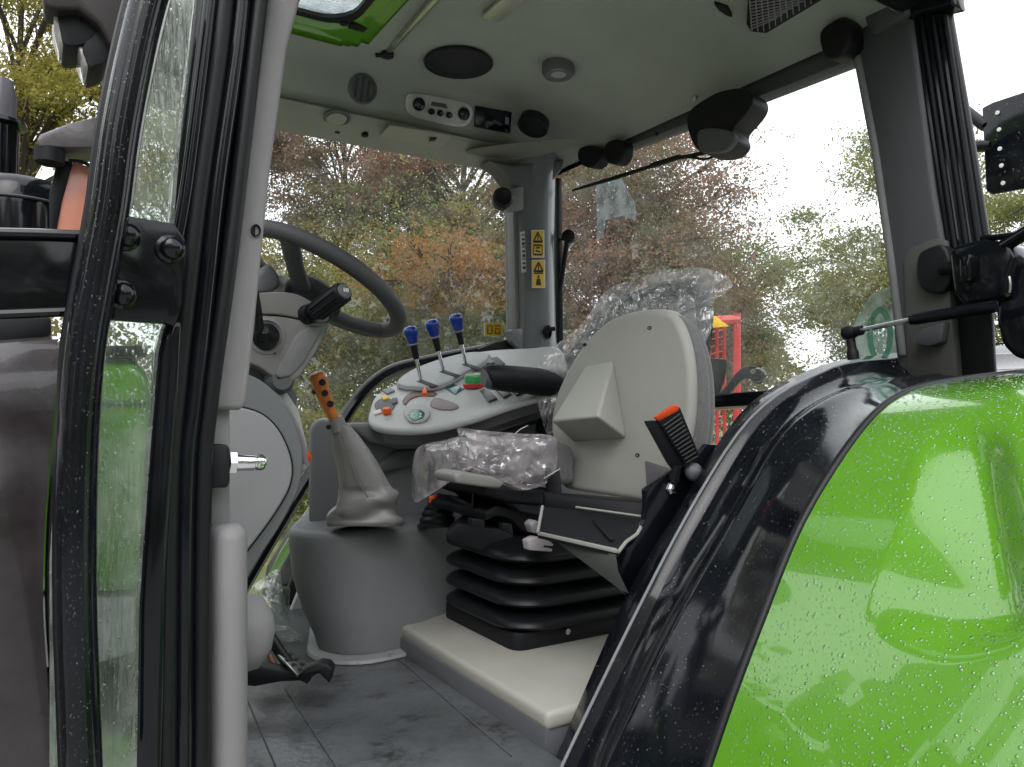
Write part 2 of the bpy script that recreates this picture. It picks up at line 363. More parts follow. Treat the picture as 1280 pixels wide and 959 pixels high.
# hatch: green frame, lid glass, latch, struts
bm = B()
hy = lambda g, z: rrect(HX0-g, HX1+g, HY0-g, HY1+g, z, .1)
loft(bm, [hy(.012, 1.090), hy(-.002, 1.099), hy(-.03, 1.105), hy(-.072, 1.116), hy(-.078, 1.122)], closed=True)
hatch = obj('roof_hatch', bm, GRN, cab, smooth=40)
bm = B(); prism(bm, hy(-.07, 1.126), (0, 0, .006), .002); obj('hatch_glass', bm, GLH, hatch)
bm = B(); loft(bm, [hy(-.066, 1.121), hy(-.086, 1.123)], closed=True); solidify(bm, .012); obj('hatch_seal', bm, RUB, hatch)
a, b = onZ(412, 24, 1.112), onZ(447, 37, 1.10)
bm = B(); tube(bm, [a, (a+b)/2+V((0, 0, .02)), b], .006, 8); box(bm, b+V((0, 0, .008)), (.05, .03, .012), bevel=.003); lathe(bm, [(.012, 0), (.014, .02), (.01, .03)], (a+b)/2, (0, 0, 1)); obj('hatch_latch', bm, PLA, hatch)
a, b = onZ(484, 65, 1.09), onZ(548, -6, 1.075)
bm = B(); tube(bm, [a, b], .011, 12); obj('hatch_strut', bm, GAL, cab)
bm = B(); lathe(bm, [(.01, -.02), (.02, -.015), (.02, .02), (.01, .03)], a, (0, 0, 1)); tube(bm, [a+V((-.03, .02, -.01)), a+V((.02, 0, 0))], .007); obj('strut_mount', bm, PLA, cab)
# metal grab bar on the ceiling
a, b = onZ(612, 21, 1.085), onZ(660, -22, 1.085); d_ = (b-a); n_ = d_.cross(V((0, 0, 1))).normalized()*.028
bm = B(); prism(bm, [a-n_, b-n_, b+n_, a+n_], (0, 0, -.014), .006, 3); obj('ceiling_plate', bm, mat('satin_metal', (.5, .5, .47), .35, metal=.6), cab)
# wide oval speaker, round lamp, grille
def zlin(px, py):
    z = 1.1
    for _ in range(12):
        p = onZ(px, py, z); z = zroof(p.x, p.y)
    return onZ(px, py, z)
def disc_on(name, px, py, w_px, prof, M, parent=cab, dz=-.004, sx=1.0):
    """disc lying on the flat lining"""
    c = zlin(px, py); bm = B(); lathe(bm, prof, c+V((0, 0, dz)), (0, 0, -1), 32, sx); return obj(name, bm, M, parent)
spk = disc_on('speaker', 573, 76, 80, [(.102, -.01), (.104, .006), (.092, .010), (.084, .004), (.05, .012), (.0001, .016)], MSH)
c = zlin(573, 76); bm = B(); tube(bm, [c+V((math.cos(t)*.103, math.sin(t)*.103, -.008)) for t in np.linspace(0, 2*math.pi, 40)[:-1]], .006, 8, closed=True); obj('speaker_ring', bm, PLA, spk)
lmp = disc_on('ceiling_lamp', 698, 82, 40, [(.05, -.02), (.052, .018), (.044, .03), (.0001, .03)], DGR)
c = zlin(698, 80); bm = B(); lathe(bm, [(.036, .026), (.037, .034), (.0001, .036)], c, (0, 0, -1), 24); obj('lamp_lens', bm, LIN, lmp)
# overhead console face (vertical band): plane through three of its points
def face_at(px, py, off=0):
    """point on the lining along the sight line, moved `off` towards the cab inside"""
    r = ray(px, py); t = 1.6
    while t < 3.2:
        p = r*t
        if p.z >= zroof(min(p.x, XR), min(p.y, YR)) or p.y > YR: break
        t += .002
    return p+V((-.05, -.95, -.3)).normalized()*off
def face_plane(px, py):
    a, b, c = face_at(px-12, py), face_at(px+12, py), face_at(px, py-9)
    return Plane(a, b, c)
def face_disc(name, px, py, r, prof, M, parent=cab):
    pl = face_plane(px, py); c = pl(px, py); bm = B(); lathe(bm, prof, c, pl.n, 32); return obj(name, bm, M, parent)
v1 = face_disc('air_vent', 453, 111, .045, [(.046, -.01), (.047, .006), (.040, .010), (.037, .002), (.0001, .002)], DGR)
pl = face_plane(453, 111); bm = B()
for k in (-.02, 0, .02): 
    c = pl(453, 111, .006)+frame_of(pl.n)[0]*k; ln = math.sqrt(.036**2-k*k)
    u = frame_of(pl.n)[1]; prism(bm, [c-u*ln-pl.n*.004, c+u*ln-pl.n*.004, c+u*ln+pl.n*.004+V((.004, 0, 0)), c-u*ln+pl.n*.004+V((.004, 0, 0))], frame_of(pl.n)[0]*.002, 0)
obj('vent_blades', bm, TRD, v1)
rs = face_disc('round_speaker', 669, 150, .055, [(.052, -.01), (.055, .034), (.05, .038), (.045, .033), (.0001, .036)], MSH)
pl = face_plane(548, 138); N = pl.n
out = cr2([(507, 122), (513, 117), (535, 119), (572, 126), (586, 132), (590, 143), (584, 155), (570, 158), (535, 151), (515, 145), (507, 136)], 4, True)
bm = B(); prism(bm, [pl(a, b, 0) for a, b in out], N*.010, .004, 3); cp = obj('control_panel', bm, mat('control_panel_grey', (.66, .67, .65), .4), cab)
bm = B(); prism(bm, [pl(548+(a-548)*.93, 138+(b-138)*.9, .0105) for a, b in out], N*.003, .001); obj('panel_face', bm, mat('mid_grey_panel', (.48, .49, .47), .5), cp)
for (x, y, r) in ((521, 130, .021), (577, 142, .021), (536.5, 139, .0105), (547.5, 141, .0105), (558.5, 143.5, .0105)):
    bm = B(); lathe(bm, [(r, .012), (r*1.02, .02), (r*.85, .027), (r*.6, .03), (.0001, .03)], pl(x, y, 0), N, 20); obj('knob' if r > .015 else 'button', bm, SCR, cp)
bm = B(); prism(bm, [pl(a, b, .014) for a, b in ((540, 127), (557, 130), (560, 136), (538, 132))], N*.002, .0008); obj('panel_legend', bm, TRD, cp)
pl = face_plane(614, 150); bm = B(); prism(bm, [pl(a, b, 0) for a, b in ((593, 132), (638, 140), (636, 167), (592, 159))], pl.n*.012, .003); scr = obj('display', bm, SCR, cab)
bm = B(); prism(bm, [pl(a, b, .0125) for a, b in ((631.5, 146), (636, 147), (635.5, 156), (631, 155))], pl.n*.003, .001); obj('display_button', bm, TRM, scr)
# items on the downward rim
def rimz(px, py, z=.90): return onZ(px, py, z)
c = rimz(421, 147, .915); bm = B(); lathe(bm, [(.042, -.004), (.044, .004), (.036, .006), (.034, .0), (.0001, .0)], c, (0, -.25, -1), 28); dl = obj('dome_lamp', bm, DGR, cab)
bm = B(); lathe(bm, [(.03, .001), (.031, .006), (.0001, .008)], c, (0, -.25, -1), 24); obj('lamp_lens', bm, LNL, dl)
for (x, y) in ((421, 163), (456, 167)):
    bm = B(); lathe(bm, [(.011, -.004), (.012, .008), (.008, .011), (.0001, .011)], rimz(x, y, .897), (0, 0, -1), 14); obj('screw_cap', bm, PLA, cab)
bm = B(); vz = .903
prism(bm, [rimz(a, b, vz) for a, b in ((471, 171), (487, 155), (540, 163), (567, 168), (548, 184), (520, 181))], (0, 0, -.008), .004, 2); vis = obj('access_panel', bm, LNL, cab)
bm = B(); prism(bm, [rimz(a, b, vz-.010) for a, b in ((537, 172), (546, 172), (544, 175), (536, 176))], (0, 0, -.004), .001); obj('panel_latch', bm, PLA, vis)
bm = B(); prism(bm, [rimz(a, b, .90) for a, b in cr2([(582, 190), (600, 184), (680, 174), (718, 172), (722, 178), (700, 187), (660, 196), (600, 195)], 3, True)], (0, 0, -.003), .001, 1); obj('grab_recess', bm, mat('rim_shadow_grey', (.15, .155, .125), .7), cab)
# grille on the near right of the ceiling, small black catch
g0 = Plane(zlin(937, -24), zlin(936, 38), zlin(1030, -2)); c = [g0(a, b, .034) for a, b in ((937, -40), (933, 30), (938, 40), (958, 42), (1032, -2), (1040, -40))]
bm = B(); prism(bm, c, -g0.n*.08, .002); gr = obj('ceiling_grille', bm, PLA, cab)
bm = B()
for k in range(15):
    yy = -22+k*4.2
    p = [g0(938, yy, .0355), g0(1036-max(0, (yy+5))*1.55, yy-14, .0355)]
    tube(bm, p, .0022, 5)
for k in range(13):
    xx = 940+k*7.4
    ye = 40-max(0, xx-958)*.62
    tube(bm, [g0(xx, ye-1, .037), g0(xx-6, -40, .037)], .0016, 5)
obj('grille_mesh', bm, TRM, gr, kind='stuff')
bm = B(); prism(bm, [zlin(a, b) for a, b in ((892, 0), (910, 6), (916, 17), (908, 15), (898, 8))], (0, 0, -.012), .003); obj('ceiling_catch', bm, PLA, cab)
# rear header beam above the rear window
bm = B(); prism(bm, [onX(a, b, 1.712) for a, b in ((700, 205), (735, 185), (1062, 48), (1062, 76), (940, 124), (800, 177), (740, 199))], (.06, 0, 0), .006); hb = obj('rear_header', bm, TRD, cab)
for (x, y) in ((822, 168), (1012, 56)):
    bm = B(); lathe(bm, [(.006, 0), (.006, .006), (.0001, .007)], onX(x, y, 1.705), (-1, 0, 0), 8); obj('screw_cap', bm, PLA, hb)
# black wiring grommets / hinge covers hanging below the rear rim
def knob_cover(pts, X, t, name='hinge_cover'):
    bm = B(); prism(bm, [onX(a, b, X) for a, b in cr2(pts, 4, True)], (t, 0, 0), .012, 3); return obj(name, bm, PLA, cab)
knob_cover([(724, 186), (738, 182), (750, 186), (750, 198), (740, 209), (728, 207), (722, 198)], 1.66, .05)
knob_cover([(756, 180), (767, 174), (778, 178), (778, 194), (770, 205), (758, 203), (754, 194)], 1.655, .05)
knob_cover([(1024, 40), (1040, 26), (1058, 22), (1062, 50), (1050, 70), (1034, 73), (1026, 62)], 1.63, .06)
# ---- right rear pillar
bm = B(); XA, YP = 1.56, 2.36
sec = lambda pl_, pr_, y, Yp=2.34: (onY(pl_, y, Yp), onY(pr_, y, Yp))
rows = []
for (y, l, r) in ((196, 650, 697), (222, 648, 694), (300, 649, 692), (400, 651, 694), (440, 650, 696), (462, 650, 697)):
    a, b = sec(l, r, y); m1 = a.lerp(b, .25)+V((0, -.03, 0)); m2 = a.lerp(b, .75)+V((0, -.035, 0)); e = V((0, .10, 0))
    rows.append([a+e, a, a.lerp(b, .08)+V((0, -.02, 0)), m1, a.lerp(b, .5)+V((0, -.042, 0)), m2, a.lerp(b, .94)+V((0, -.015, 0)), b, b+e])
rows = [list(q) for q in zip(*[cr(col, 4) for col in zip(*rows)])] if False else rows
loft(bm, [[r[k] for r in rows] for k in range(9)]); rp = obj('rear_pillar', bm, mat('pillar_grey', (.17, .18, .20), .3, var=.06, coat=.3), cab, smooth=50)
# light inner strip left of it, foot cover and head flare
bm = B(); prism(bm, [onY(a, b, 2.35) for a, b in ((640, 205), (651, 205), (652, 440), (646, 440), (643, 320))], (0, .05, 0), .004); obj('pillar_side', bm, TRM, rp)
bm = B(); prism(bm, [onY(a, b, 2.33) for a, b in ((640, 412), (655, 410), (662, 445), (640, 428))], (0, .06, 0), .006); obj('pillar_foot', bm, mat('pillar_grey', (.2, .2, .2)), rp)
bm = B(); prism(bm, [onY(a, b, 2.31) for a, b in ((612, 200), (640, 206), (706, 199), (703, 212), (692, 226), (690, 236), (652, 236), (640, 226), (630, 212))], (0, .09, 0), .008, 3); obj('pillar_head', bm, DGR, rp)
bm = B(); prism(bm, [onY(a, b, 2.40) for a, b in ((637, 240), (643, 240), (648, 425), (643, 425))], (0, .02, 0), .002); obj('window_seal', bm, RUB, rp)
bm = B(); prism(bm, [onX(a, b, 1.685) for a, b in ((690, 224), (697, 222), (699, 450), (692, 450))], (.02, 0, 0), .002); obj('window_seal', bm, RUB, rp)
# coat hook / belt guide with black round end
c = onY(640, 250, 2.30); bm = B(); prism(bm, [onY(a, b, 2.31) for a, b in ((636, 236), (655, 232), (655, 262), (640, 264), (636, 256))], (0, .04, 0), .005); hk = obj('belt_guide', bm, TRM, rp)
bm = B(); c = onY(627, 250, 2.25); lathe(bm, [(.026, -.02), (.034, -.012), (.036, .03), (.028, .04), (.018, .034), (.0001, .034)], c, (-.35, -.9, 0), 24); obj('round_cap', bm, PLA, hk)
# stickers: yellow warnings with pictograms
def sticker(fn, x0, x1, y0, y1, parent, kindn):
    bm = B(); prism(bm, [fn(x0-1, y0-1, .003), fn(x1+1, y0-1, .003), fn(x1+1, y1+1, .003), fn(x0-1, y1+1, .003)], -fn.n*.002, 0); obj('sticker_border', bm, WHT, parent, smooth=0)
    bm = B(); prism(bm, [fn(x0, y0, .0045), fn(x1, y0, .0045), fn(x1, y1, .0045), fn(x0, y1, .0045)], -fn.n*.001, 0); st = obj('warning_sticker', bm, YEL, parent, smooth=0)
    w_, h_ = x1-x0, y1-y0; bm = B(); Q = lambda u, v: fn(x0+u*w_, y0+v*h_, .0056)
    def strip(pts, t=.045):
        for (a, b) in zip(pts, pts[1:]):
            a, b = V((*a, 0)), V((*b, 0)); d = (b-a); n = V((-d.y, d.x, 0)).normalized()*t
            q = [a-n, b-n, b+n, a+n]; bm.faces.new([bm.verts.new(Q(p.x, p.y)) for p in q])
    if kindn == 0:
        strip([(.5, .06), (.9, .42), (.1, .42), (.5, .06)]); strip([(.5, .16), (.5, .36)]); strip([(.12, .56), (.88, .56), (.88, .92), (.12, .92), (.12, .56)], .035); strip([(.3, .66), (.7, .66)], .03); strip([(.3, .76), (.7, .82)], .03)
    elif kindn == 1:
        strip([(.5, .06), (.9, .4), (.1, .4), (.5, .06)]); strip([(.5, .15), (.5, .35)]); strip([(.1, .48), (.9, .48)], .02)
        bm.faces.new([bm.verts.new(Q(*p)) for p in ((.42, .55), (.58, .55), (.58, .66), (.42, .66))]); bm.faces.new([bm.verts.new(Q(*p)) for p in ((.36, .68), (.64, .68), (.74, .93), (.26, .93))])
    else:
        strip([(.16, .16), (.16, .84), (.42, .84), (.42, .2), (.16, .16)], .03); strip([(.58, .2), (.9, .2)], .03); strip([(.58, .45), (.9, .45)], .03); strip([(.62, .6), (.62, .84), (.88, .84), (.88, .6)], .03)
    obj('pictogram', bm, INK, st, smooth=0, recalc=False)
pp = Plane(onY(664, 300, 2.292), onY(684, 300, 2.292), onY(672, 350, 2.292))
sticker(pp, 665.5, 679.5, 288.5, 321, rp, 0); sticker(pp, 666, 680.5, 326, 359, rp, 1)
bm = B(); l2 = Plane(onY(650, 300, 2.315), onY(660, 300, 2.315), onY(655, 350, 2.315)); prism(bm, [l2(a, b) for a, b in ((650.5, 290), (656, 289), (658, 340), (652.5, 341))], l2.n*-.002, 0); wl = obj('white_label', bm, WHT, rp, smooth=0)
bm = B()
for k in range(9):
    y0_ = 293+k*5; prism(bm, [l2(652+k*.18, y0_, .001), l2(655.6+k*.18, y0_, .001), l2(655.6+k*.18, y0_+1.6+(k % 3), .001), l2(652+k*.18, y0_+1.6+(k % 3), .001)], l2.n*.0006, 0)
obj('label_print', bm, TRD, wl, smooth=0)
# oval recess with latch pin at the pillar foot
bm = B(); c = onY(685, 415, 2.29); lathe(bm, [(.024, -.01), (.026, .003), (.021, .004), (.02, -.006), (.0001, -.006)], c, (0, -1, .0), 24, .62, u=(1, 0, 0)); rc = obj('belt_recess', bm, PLA, rp)
bm = B(); tube(bm, [onY(680, 413, 2.28), onY(694, 411, 2.26)], .008, 10); obj('recess_pin', bm, RUB, rc)
# ---- glass panes
bm = B(); bm.faces.new([bm.verts.new(p) for p in ((.22, 2.43, -.55), (1.60, 2.43, -.55), (1.60, 2.43, .91), (.22, 2.43, .91))]); rwin = obj('side_window', bm, GLA, cab, smooth=0)
bm = B(); bm.faces.new([bm.verts.new(p) for p in ((1.745, 1.10, -.1), (1.745, 2.42, -.1), (1.745, 2.42, .9), (1.745, 1.10, .9))]); bwin = obj('rear_window', bm, GLA, cab, smooth=0)
drops('rain_beads', rwin, 2600, .0012, .0042, DRW, cab, 3, stretch=.8)
drops('rain_beads', bwin, 4200, .0010, .0030, DRW, cab, 4, stretch=.6)
# speed disc on rear window, read from behind: 40 mirrored
pb = Plane(V((1.743, 1.2, 0)), V((1.743, 1.5, 0)), V((1.743, 1.2, .4)))
cc = pb(1118, 412); rad = .105
bm = B(); bm.faces.new([bm.verts.new(cc+V((0, math.cos(t)*rad, math.sin(t)*rad))) for t in np.linspace(0, 2*math.pi, 41)[:-1]]); sp = obj('speed_sticker', bm, SGR, cab, smooth=0, label='round pale green speed disc with a green 40 on it')
bm = B()
def ring2(cy, cz, ry, rz, t):
    for k in range(28):
        a, b = 2*math.pi*k/28, 2*math.pi*(k+1)/28
        q = [(math.cos(a)*ry, math.sin(a)*rz), (math.cos(b)*ry, math.sin(b)*rz), (math.cos(b)*(ry-t), math.sin(b)*(rz-t)), (math.cos(a)*(ry-t), math.sin(a)*(rz-t))]
        bm.faces.new([bm.verts.new(cc+V((-.002, cy+u_, cz+v_))) for u_, v_ in q])
ring2(.036, -.010, .034, .068, .016)
for q in (((-.048, -.07), (-.035, -.07), (-.035, .055), (-.048, .055)), ((-.048, .055), (-.03, .055), (-.002, -.02), (-.018, -.02)), ((-.062, -.032), (-.004, -.032), (-.004, -.020), (-.062, -.020))):
    bm.faces.new([bm.verts.new(cc+V((-.002-.0005*len(q[0]), u_, v_))) for u_, v_ in q])
obj('speed_number', bm, SGD, sp, smooth=0, recalc=False)
# yellow sticker on the side window, pale sticker backs on rear window
ps = Plane(V((.5, 2.428, 0)), V((1, 2.428, 0)), V((.5, 2.428, .4))); sticker(ps, 606.5, 627, 404.5, 419.5, cab, 2)
bm = B(); prism(bm, [ps(a, b) for a, b in ((465, 417), (480, 417), (480, 424), (465, 424))], (0, .001, 0), 0); obj('window_label', bm, mat('old_label', (.45, .2, .06), .6), cab, smooth=0)
bm = B(); prism(bm, [pb(a, b) for a, b in ((745, 226), (776, 222), (794, 256), (795, 276), (778, 270), (757, 274), (754, 298), (746, 300))], (.001, 0, 0), 0); obj('clear_label', bm, film('faded_label', (.85, .9, .92), (1, 1, 1), 1.2, .4, body=.35, body_col=(.8, .85, .87)), cab, smooth=0)
# rod with ball end beside the pillar (rear window stay)
bm = B(); a, b = onX(709, 300, 1.70), onX(692, 415, 1.69); tube(bm, [a, a.lerp(b, .55)], .010, 10); tube(bm, [a.lerp(b, .55), b], .006, 10); stay = obj('window_stay', bm, PLA, cab)
bm = B(); lathe(bm, [(.012, -.02), (.024, -.016), (.025, .014), (.014, .02), (.0001, .02)], onX(711, 296, 1.695), (-.7, -.7, 0), 18); tube(bm, [onX(697, 297, 1.70), onX(711, 296, 1.69)], .012, 10); obj('stay_knob', bm, PLA, stay)
# black window rails: sill of the side window
bm = B()
path = [onY(a, b, 2.40) for a, b in ((255, 820), (312, 720), (350, 655), (385, 597), (420, 540), (440, 508), (462, 482), (490, 463), (530, 452), (590, 440), (655, 428))]
tube(bm, cr(path, 5), .021, 10, flat=1.4, upv=(0, 0, 1)); obj('window_rail', bm, BLK, cab)
bm = B(); prism(bm, [onY(a, b, 2.36) for a, b in ((598, 436), (620, 428), (650, 421), (653, 440), (652, 446), (600, 450))], (0, .05, 0), .005); obj('rail_end', bm, PLA, cab)
# lower rear sill of rear window and black module behind passenger seat
bm = B(); prism(bm, [onX(a, b, 1.70) for a, b in ((862, 495), (955, 488), (1040, 470), (1040, 500), (955, 506), (862, 511))], (.06, 0, 0), .006); obj('rear_sill', bm, BLK, cab)
bm = B(); prism(bm, [onX(a, b, 1.70) for a, b in ((862, 511), (955, 506), (955, 508.5), (862, 514))], (.06, 0, 0), 0); obj('sill_edge', bm, mat('bare_metal_edge', (.5, .38, .25), .5), cab)
# ---- floor, seat plinth
bm = B(); prism(bm, [V((.05, 1.02, FLOOR)), V((.775, 1.02, FLOOR)), V((.775, 2.40, FLOOR)), V((.05, 2.40, FLOOR))], (0, 0, -.03), .002)
flo = obj('floor_mat', bm, FLR, cab)
bm = B()
for (p, q) in (((308, 872), (345, 959)), ((355, 859), (420, 959)), ((470, 800), (640, 946))):
    a, b = onZ(*p, FLOOR+.001), onZ(*q, FLOOR+.001); d_ = (b-a).normalized().cross(V((0, 0, 1)))*.0008
    prism(bm, [a-d_, b-d_, b+d_, a+d_], (0, 0, .003), .001)
obj('mat_seams', bm, mat('mat_seam', (.10, .105, .11), .5), flo)
# step riser of the plinth (dark) and beige top
bm = B(); prism(bm, [V((.775, 1.13, FLOOR-.03)), V((1.66, 1.13, FLOOR-.03)), V((1.66, 2.0, FLOOR-.03)), V((.775, 2.0, FLOOR-.03))], (0, 0, .07), .006); obj('plinth_base', bm, DGR, cab)
c0, c1 = onZ(500, 781, -.535), onZ(705, 917, -.535)
bm = B(); prism(bm, [V((c0.x, c0.y, -.535)), V((c0.x+.02, c0.y+.05, -.535)), V((1.66, c0.y+.05, -.535)), V((1.66, 1.125, -.535)), V((.775, 1.125, -.535))], (0, 0, -.035), .012, 4); plin = obj('seat_plinth', bm, PLN, cab)
bm = B(); box(bm, V((.90, 1.75, FLOOR+.004)), (.3, .28, .006)); 
bm.free()
bm = B(); prism(bm, [onY(a, b, 2.30) for a, b in ((346, 798), (362, 762), (384, 706), (400, 680), (420, 798))], (.04, .1, 0), .012, 3); obj('footwell_corner', bm, PAN, cab)
bm = B(); prism(bm, [onY(a, b, 2.36) for a, b in ((352, 770), (362, 735), (388, 672), (392, 620), (396, 770))], (0, .03, 0), .004); obj('footwell_seal', bm, RUB, cab)

# ---- left front pillar with seal strips, trims, striker, mirror arm
YF = 1.08
fp = None
def strip_y(name, L, Rr, Y, t, M, parent, bevel=.006):
    bm = B(); prism(bm, [onY(a, b, Y) for a, b in L]+[onY(a, b, Y) for a, b in Rr[::-1]], (0, t, 0), bevel, 3); return obj(name, bm, M, parent)
fp = strip_y('front_pillar', [(252, -60), (222, 190), (212, 300), (206, 410), (192, 600), (172, 1000)], [(345, -60), (330, 60), (300, 300), (262, 560), (262, 1000)], YF+.03, .06, BLK, cab, .008)
def seam(name, pts, r, Y, M, parent, flat=1.0):
    bm = B(); tube(bm, cr([onY(a, b, Y) for a, b in pts], 6), r, 10, flat=flat); return obj(name, bm, M, parent)
seam('seal_strip', [(330, -40), (318, 60), (298, 230), (282, 360), (263, 500), (254, 620), (251, 1000)], .011, YF+.02, RUB, fp)
seam('seal_strip', [(306, -40), (296, 60), (272, 230), (258, 360), (243, 500), (233, 620), (230, 1000)], .012, YF+.018, BLK, fp)
seam('seal_strip', [(284, -40), (274, 60), (250, 230), (238, 330), (222, 480), (212, 620), (208, 1000)], .013, YF+.015, RUB, fp)
seam('seal_strip', [(268, -40), (252, 90), (234, 230), (222, 300)], .009, YF+.01, BLK, fp)
bm = B(); prism(bm, [onY(a, b, YF) for a, b in ((205, 400), (232, 396), (226, 520), (214, 700), (206, 1000), (168, 1000), (172, 760), (186, 560), (196, 440))], (0, .05, 0), .012, 3); obj('quarter_post', bm, BLK, fp)
# grey upper trim
bm = B(); prism(bm, [onY(a, b, YF+.05) for a, b in ((345, -60), (318, 110), (292, 330), (272, 450), (261, 500), (261, 512), (304, 513), (309, 500), (318, 420), (338, 220), (360, 60), (392, -60))], (0, .07, 0), .008, 3); pt = obj('pillar_trim', bm, TRM, fp)
bm = B(); prism(bm, [onY(a, b, YF+.044) for a, b in ((326, -60), (346, -60), (320, 110), (293, 330), (273, 450), (262, 500), (259, 505), (268, 440), (284, 330), (304, 150))], (0, .05, 0), .006, 2); obj('trim_edge', bm, mat('trim_edge_mauve', (.30, .27, .30), .5), fp)
bm = B(); c = onY(320, 288, YF+.047); lathe(bm, [(.0085, -.004), (.009, .001), (.0075, .0015), (.0065, -.003), (.0001, -.003)], c, (0.1, -1, 0), 18, .8, u=(1, 0, 0)); obj('screw_hole', bm, PLA, pt)
bm = B(); prism(bm, [onY(a, b, YF+.07) for a, b in ((260, 505), (288, 505), (288, 670), (262, 670))], (0, .05, 0), .006); obj('trim_bridge', bm, TRM, fp)
bm = B(); rows = []
for y, e in ((655, .6), (662, .9), (672, 1), (800, 1), (1010, 1)):
    l, r = onY(258, y, YF+.06), onY(308, y, YF+.06); r = l+(r-l)*1.0
    rows.append([l.lerp(r, .5)+V((math.cos(t)*(r-l).length/2*e*1.0, math.sin(t)*.035*e, 0)) for t in np.linspace(0, 2*math.pi, 25)[:-1]])
loft(bm, rows, closed=True, caps=True); obj('lower_trim', bm, TRM, fp, smooth=60)
bm = B(); c = onY(305, 790, YF+.16)
lathe(bm, [(.0001, -.06), (.02, -.056), (.04, -.03), (.047, 0), (.045, .02), (.03, .05), (.0001, .06)], c, (0, .2, 1), 20); obj('hose_cover', bm, TRM, cab, smooth=80)
# door striker: black block and turned steel pin
bm = B(); prism(bm, [onY(a, b, YF+.035) for a, b in ((263, 556), (285, 556), (288, 562), (288, 604), (284, 610), (262, 610))], (0, .05, 0), .004); ds = obj('door_striker', bm, PLA, fp)
p0, p1 = onY(286, 578, YF+.05), onY(331, 578, YF+.05); ax = (p1-p0).normalized()
bm = B(); lathe(bm, [(.0125, 0), (.0145, .002), (.0145, .008), (.010, .0085), (.010, .010), (.0118, .0105), (.0118, .034), (.010, .035), (.010, .037), (.0115, .0375), (.0115, .044), (.009, .047), (.0001, .047)], p0, ax, 6); bm.free()
bm = B(); lathe(bm, [(.0165, 0), (.0165, .009)], p0, ax, 6); lathe(bm, [(.0105, .008), (.0118, .0105), (.0118, .034), (.010, .0352), (.010, .0372), (.0115, .0382), (.0115, .046), (.009, .05), (.0001, .05)], p0, ax, 24); obj('striker_pin', bm, CHR, ds)
# front tube (windscreen frame) curved
bm = B()
tp = [(206, -60), (186, 0), (168, 75), (150, 170), (138, 260), (120, 360), (108, 430), (100, 520), (96, 640), (96, 760), (100, 880), (105, 1010)]
tube(bm, cr([onY(a, b, 1.02) for a, b in tp], 8), .0265, 16, flat=.8); ft = obj('windscreen_frame', bm, BLK, cab)
bm = B(); tube(bm, cr([onY(a+24, b, 1.02) for a, b in tp[1:5]], 8), .0035, 8); obj('bright_edge', bm, GAL, ft)
bm = B(); tube(bm, cr([onY(a-25+(3 if b > 500 else 0), b, 1.045) for a, b in tp], 8), .007, 8); obj('frame_seal', bm, RUB, ft)
# quarter glass between tube and pillar
bm = B(); bm.faces.new([bm.verts.new(onY(a, b, 1.085)) for a, b in ((185, -60), (250, -60), (224, 190), (208, 400), (190, 600), (172, 1000), (62, 1000), (62, 700), (75, 500), (100, 380), (140, 200))]); qg = obj('quarter_glass', bm, GLS, cab, smooth=0)
# mirror arm and bolted plate
bm = B(); prism(bm, [onY(a, b, 1.05) for a, b in ((118, 262), (140, 266), (218, 279), (232, 300), (228, 380), (219, 408), (205, 404), (118, 398))], (0, .02, 0), .003); mb = obj('mirror_bracket', bm, BLK, cab)
for (x, y) in ((157, 296), (212, 312), (151, 369)):
    bm = B(); c = onY(x, y, 1.052); lathe(bm, [(.017, 0), (.018, .004), (.014, .006), (.0135, .018), (.010, .022), (.0001, .024)], c, (0.15, -1, 0), 14); obj('bolt', bm, BLK, mb)
bm = B(); rows = []
A = [(-40, 289), (0, 290), (50, 291), (100, 293), (128, 296)]; Bt = [(-40, 396), (0, 395), (50, 393), (100, 391), (128, 392)]
prism(bm, [onY(a, b, 1.075) for a, b in A]+[onY(a, b, 1.075) for a, b in Bt[::-1]], (0, .05, 0), .006, 3); arm = obj('mirror_arm', bm, BLK, cab)
for q_ in ([onY(a, b+1, 1.07) for a, b in A], [onY(a, b-2, 1.07) for a, b in Bt]):
    bm = B(); tube(bm, q_, .006, 8); obj('arm_flange', bm, BLK, arm)

# ---- left rear pillar (near right in the picture)
bm = B(); XL = 1.69
prism(bm, [onX(a, b, XL) for a, b in ((1052, -40), (1130, -40), (1140, 20), (1168, 240), (1179, 300), (1190, 400), (1198, 480), (1122, 476), (1106, 320), (1086, 180), (1062, 55))], (.10, 0, 0), .012, 3); lp = obj('rear_pillar', bm, TRD, cab)
bm = B(); prism(bm, [onX(a, b, XL-.012) for a, b in ((1052, -40), (1062, -40), (1070, 55), (1094, 180), (1114, 320), (1130, 445), (1122, 445), (1106, 320), (1086, 180), (1062, 55))], (.05, 0, 0), .006, 2); obj('pillar_trim', bm, mat('slate_trim_light', (.17, .175, .18), .55), lp)
bm = B(); prism(bm, [onX(a, b, XL-.02) for a, b in ((1060, -40), (1128, -40), (1136, 18), (1090, 44), (1082, 30))], (.04, 0, 0), .008, 2); obj('pillar_head', bm, TRD, lp)
bm = B(); prism(bm, [onX(a, b, XL+.02) for a, b in ((1136, 15), (1180, -40), (1188, 20), (1214, 170), (1234, 300), (1240, 440), (1245, 520), (1200, 520), (1195, 400), (1180, 300), (1160, 180))], (.02, 0, 0), .006, 3); bp_ = obj('pillar_post', bm, RUB, lp)
for k, off in enumerate((3, 11, 19, 27, 35, 43)):
    bm = B(); tube(bm, cr([onX(a+off*.95, b, XL+.014) for a, b in ((1141, 20), (1165, 180), (1186, 320))], 5), .0068, 8); obj('seal_strip', bm, RUB if k % 2 else BLK, lp)
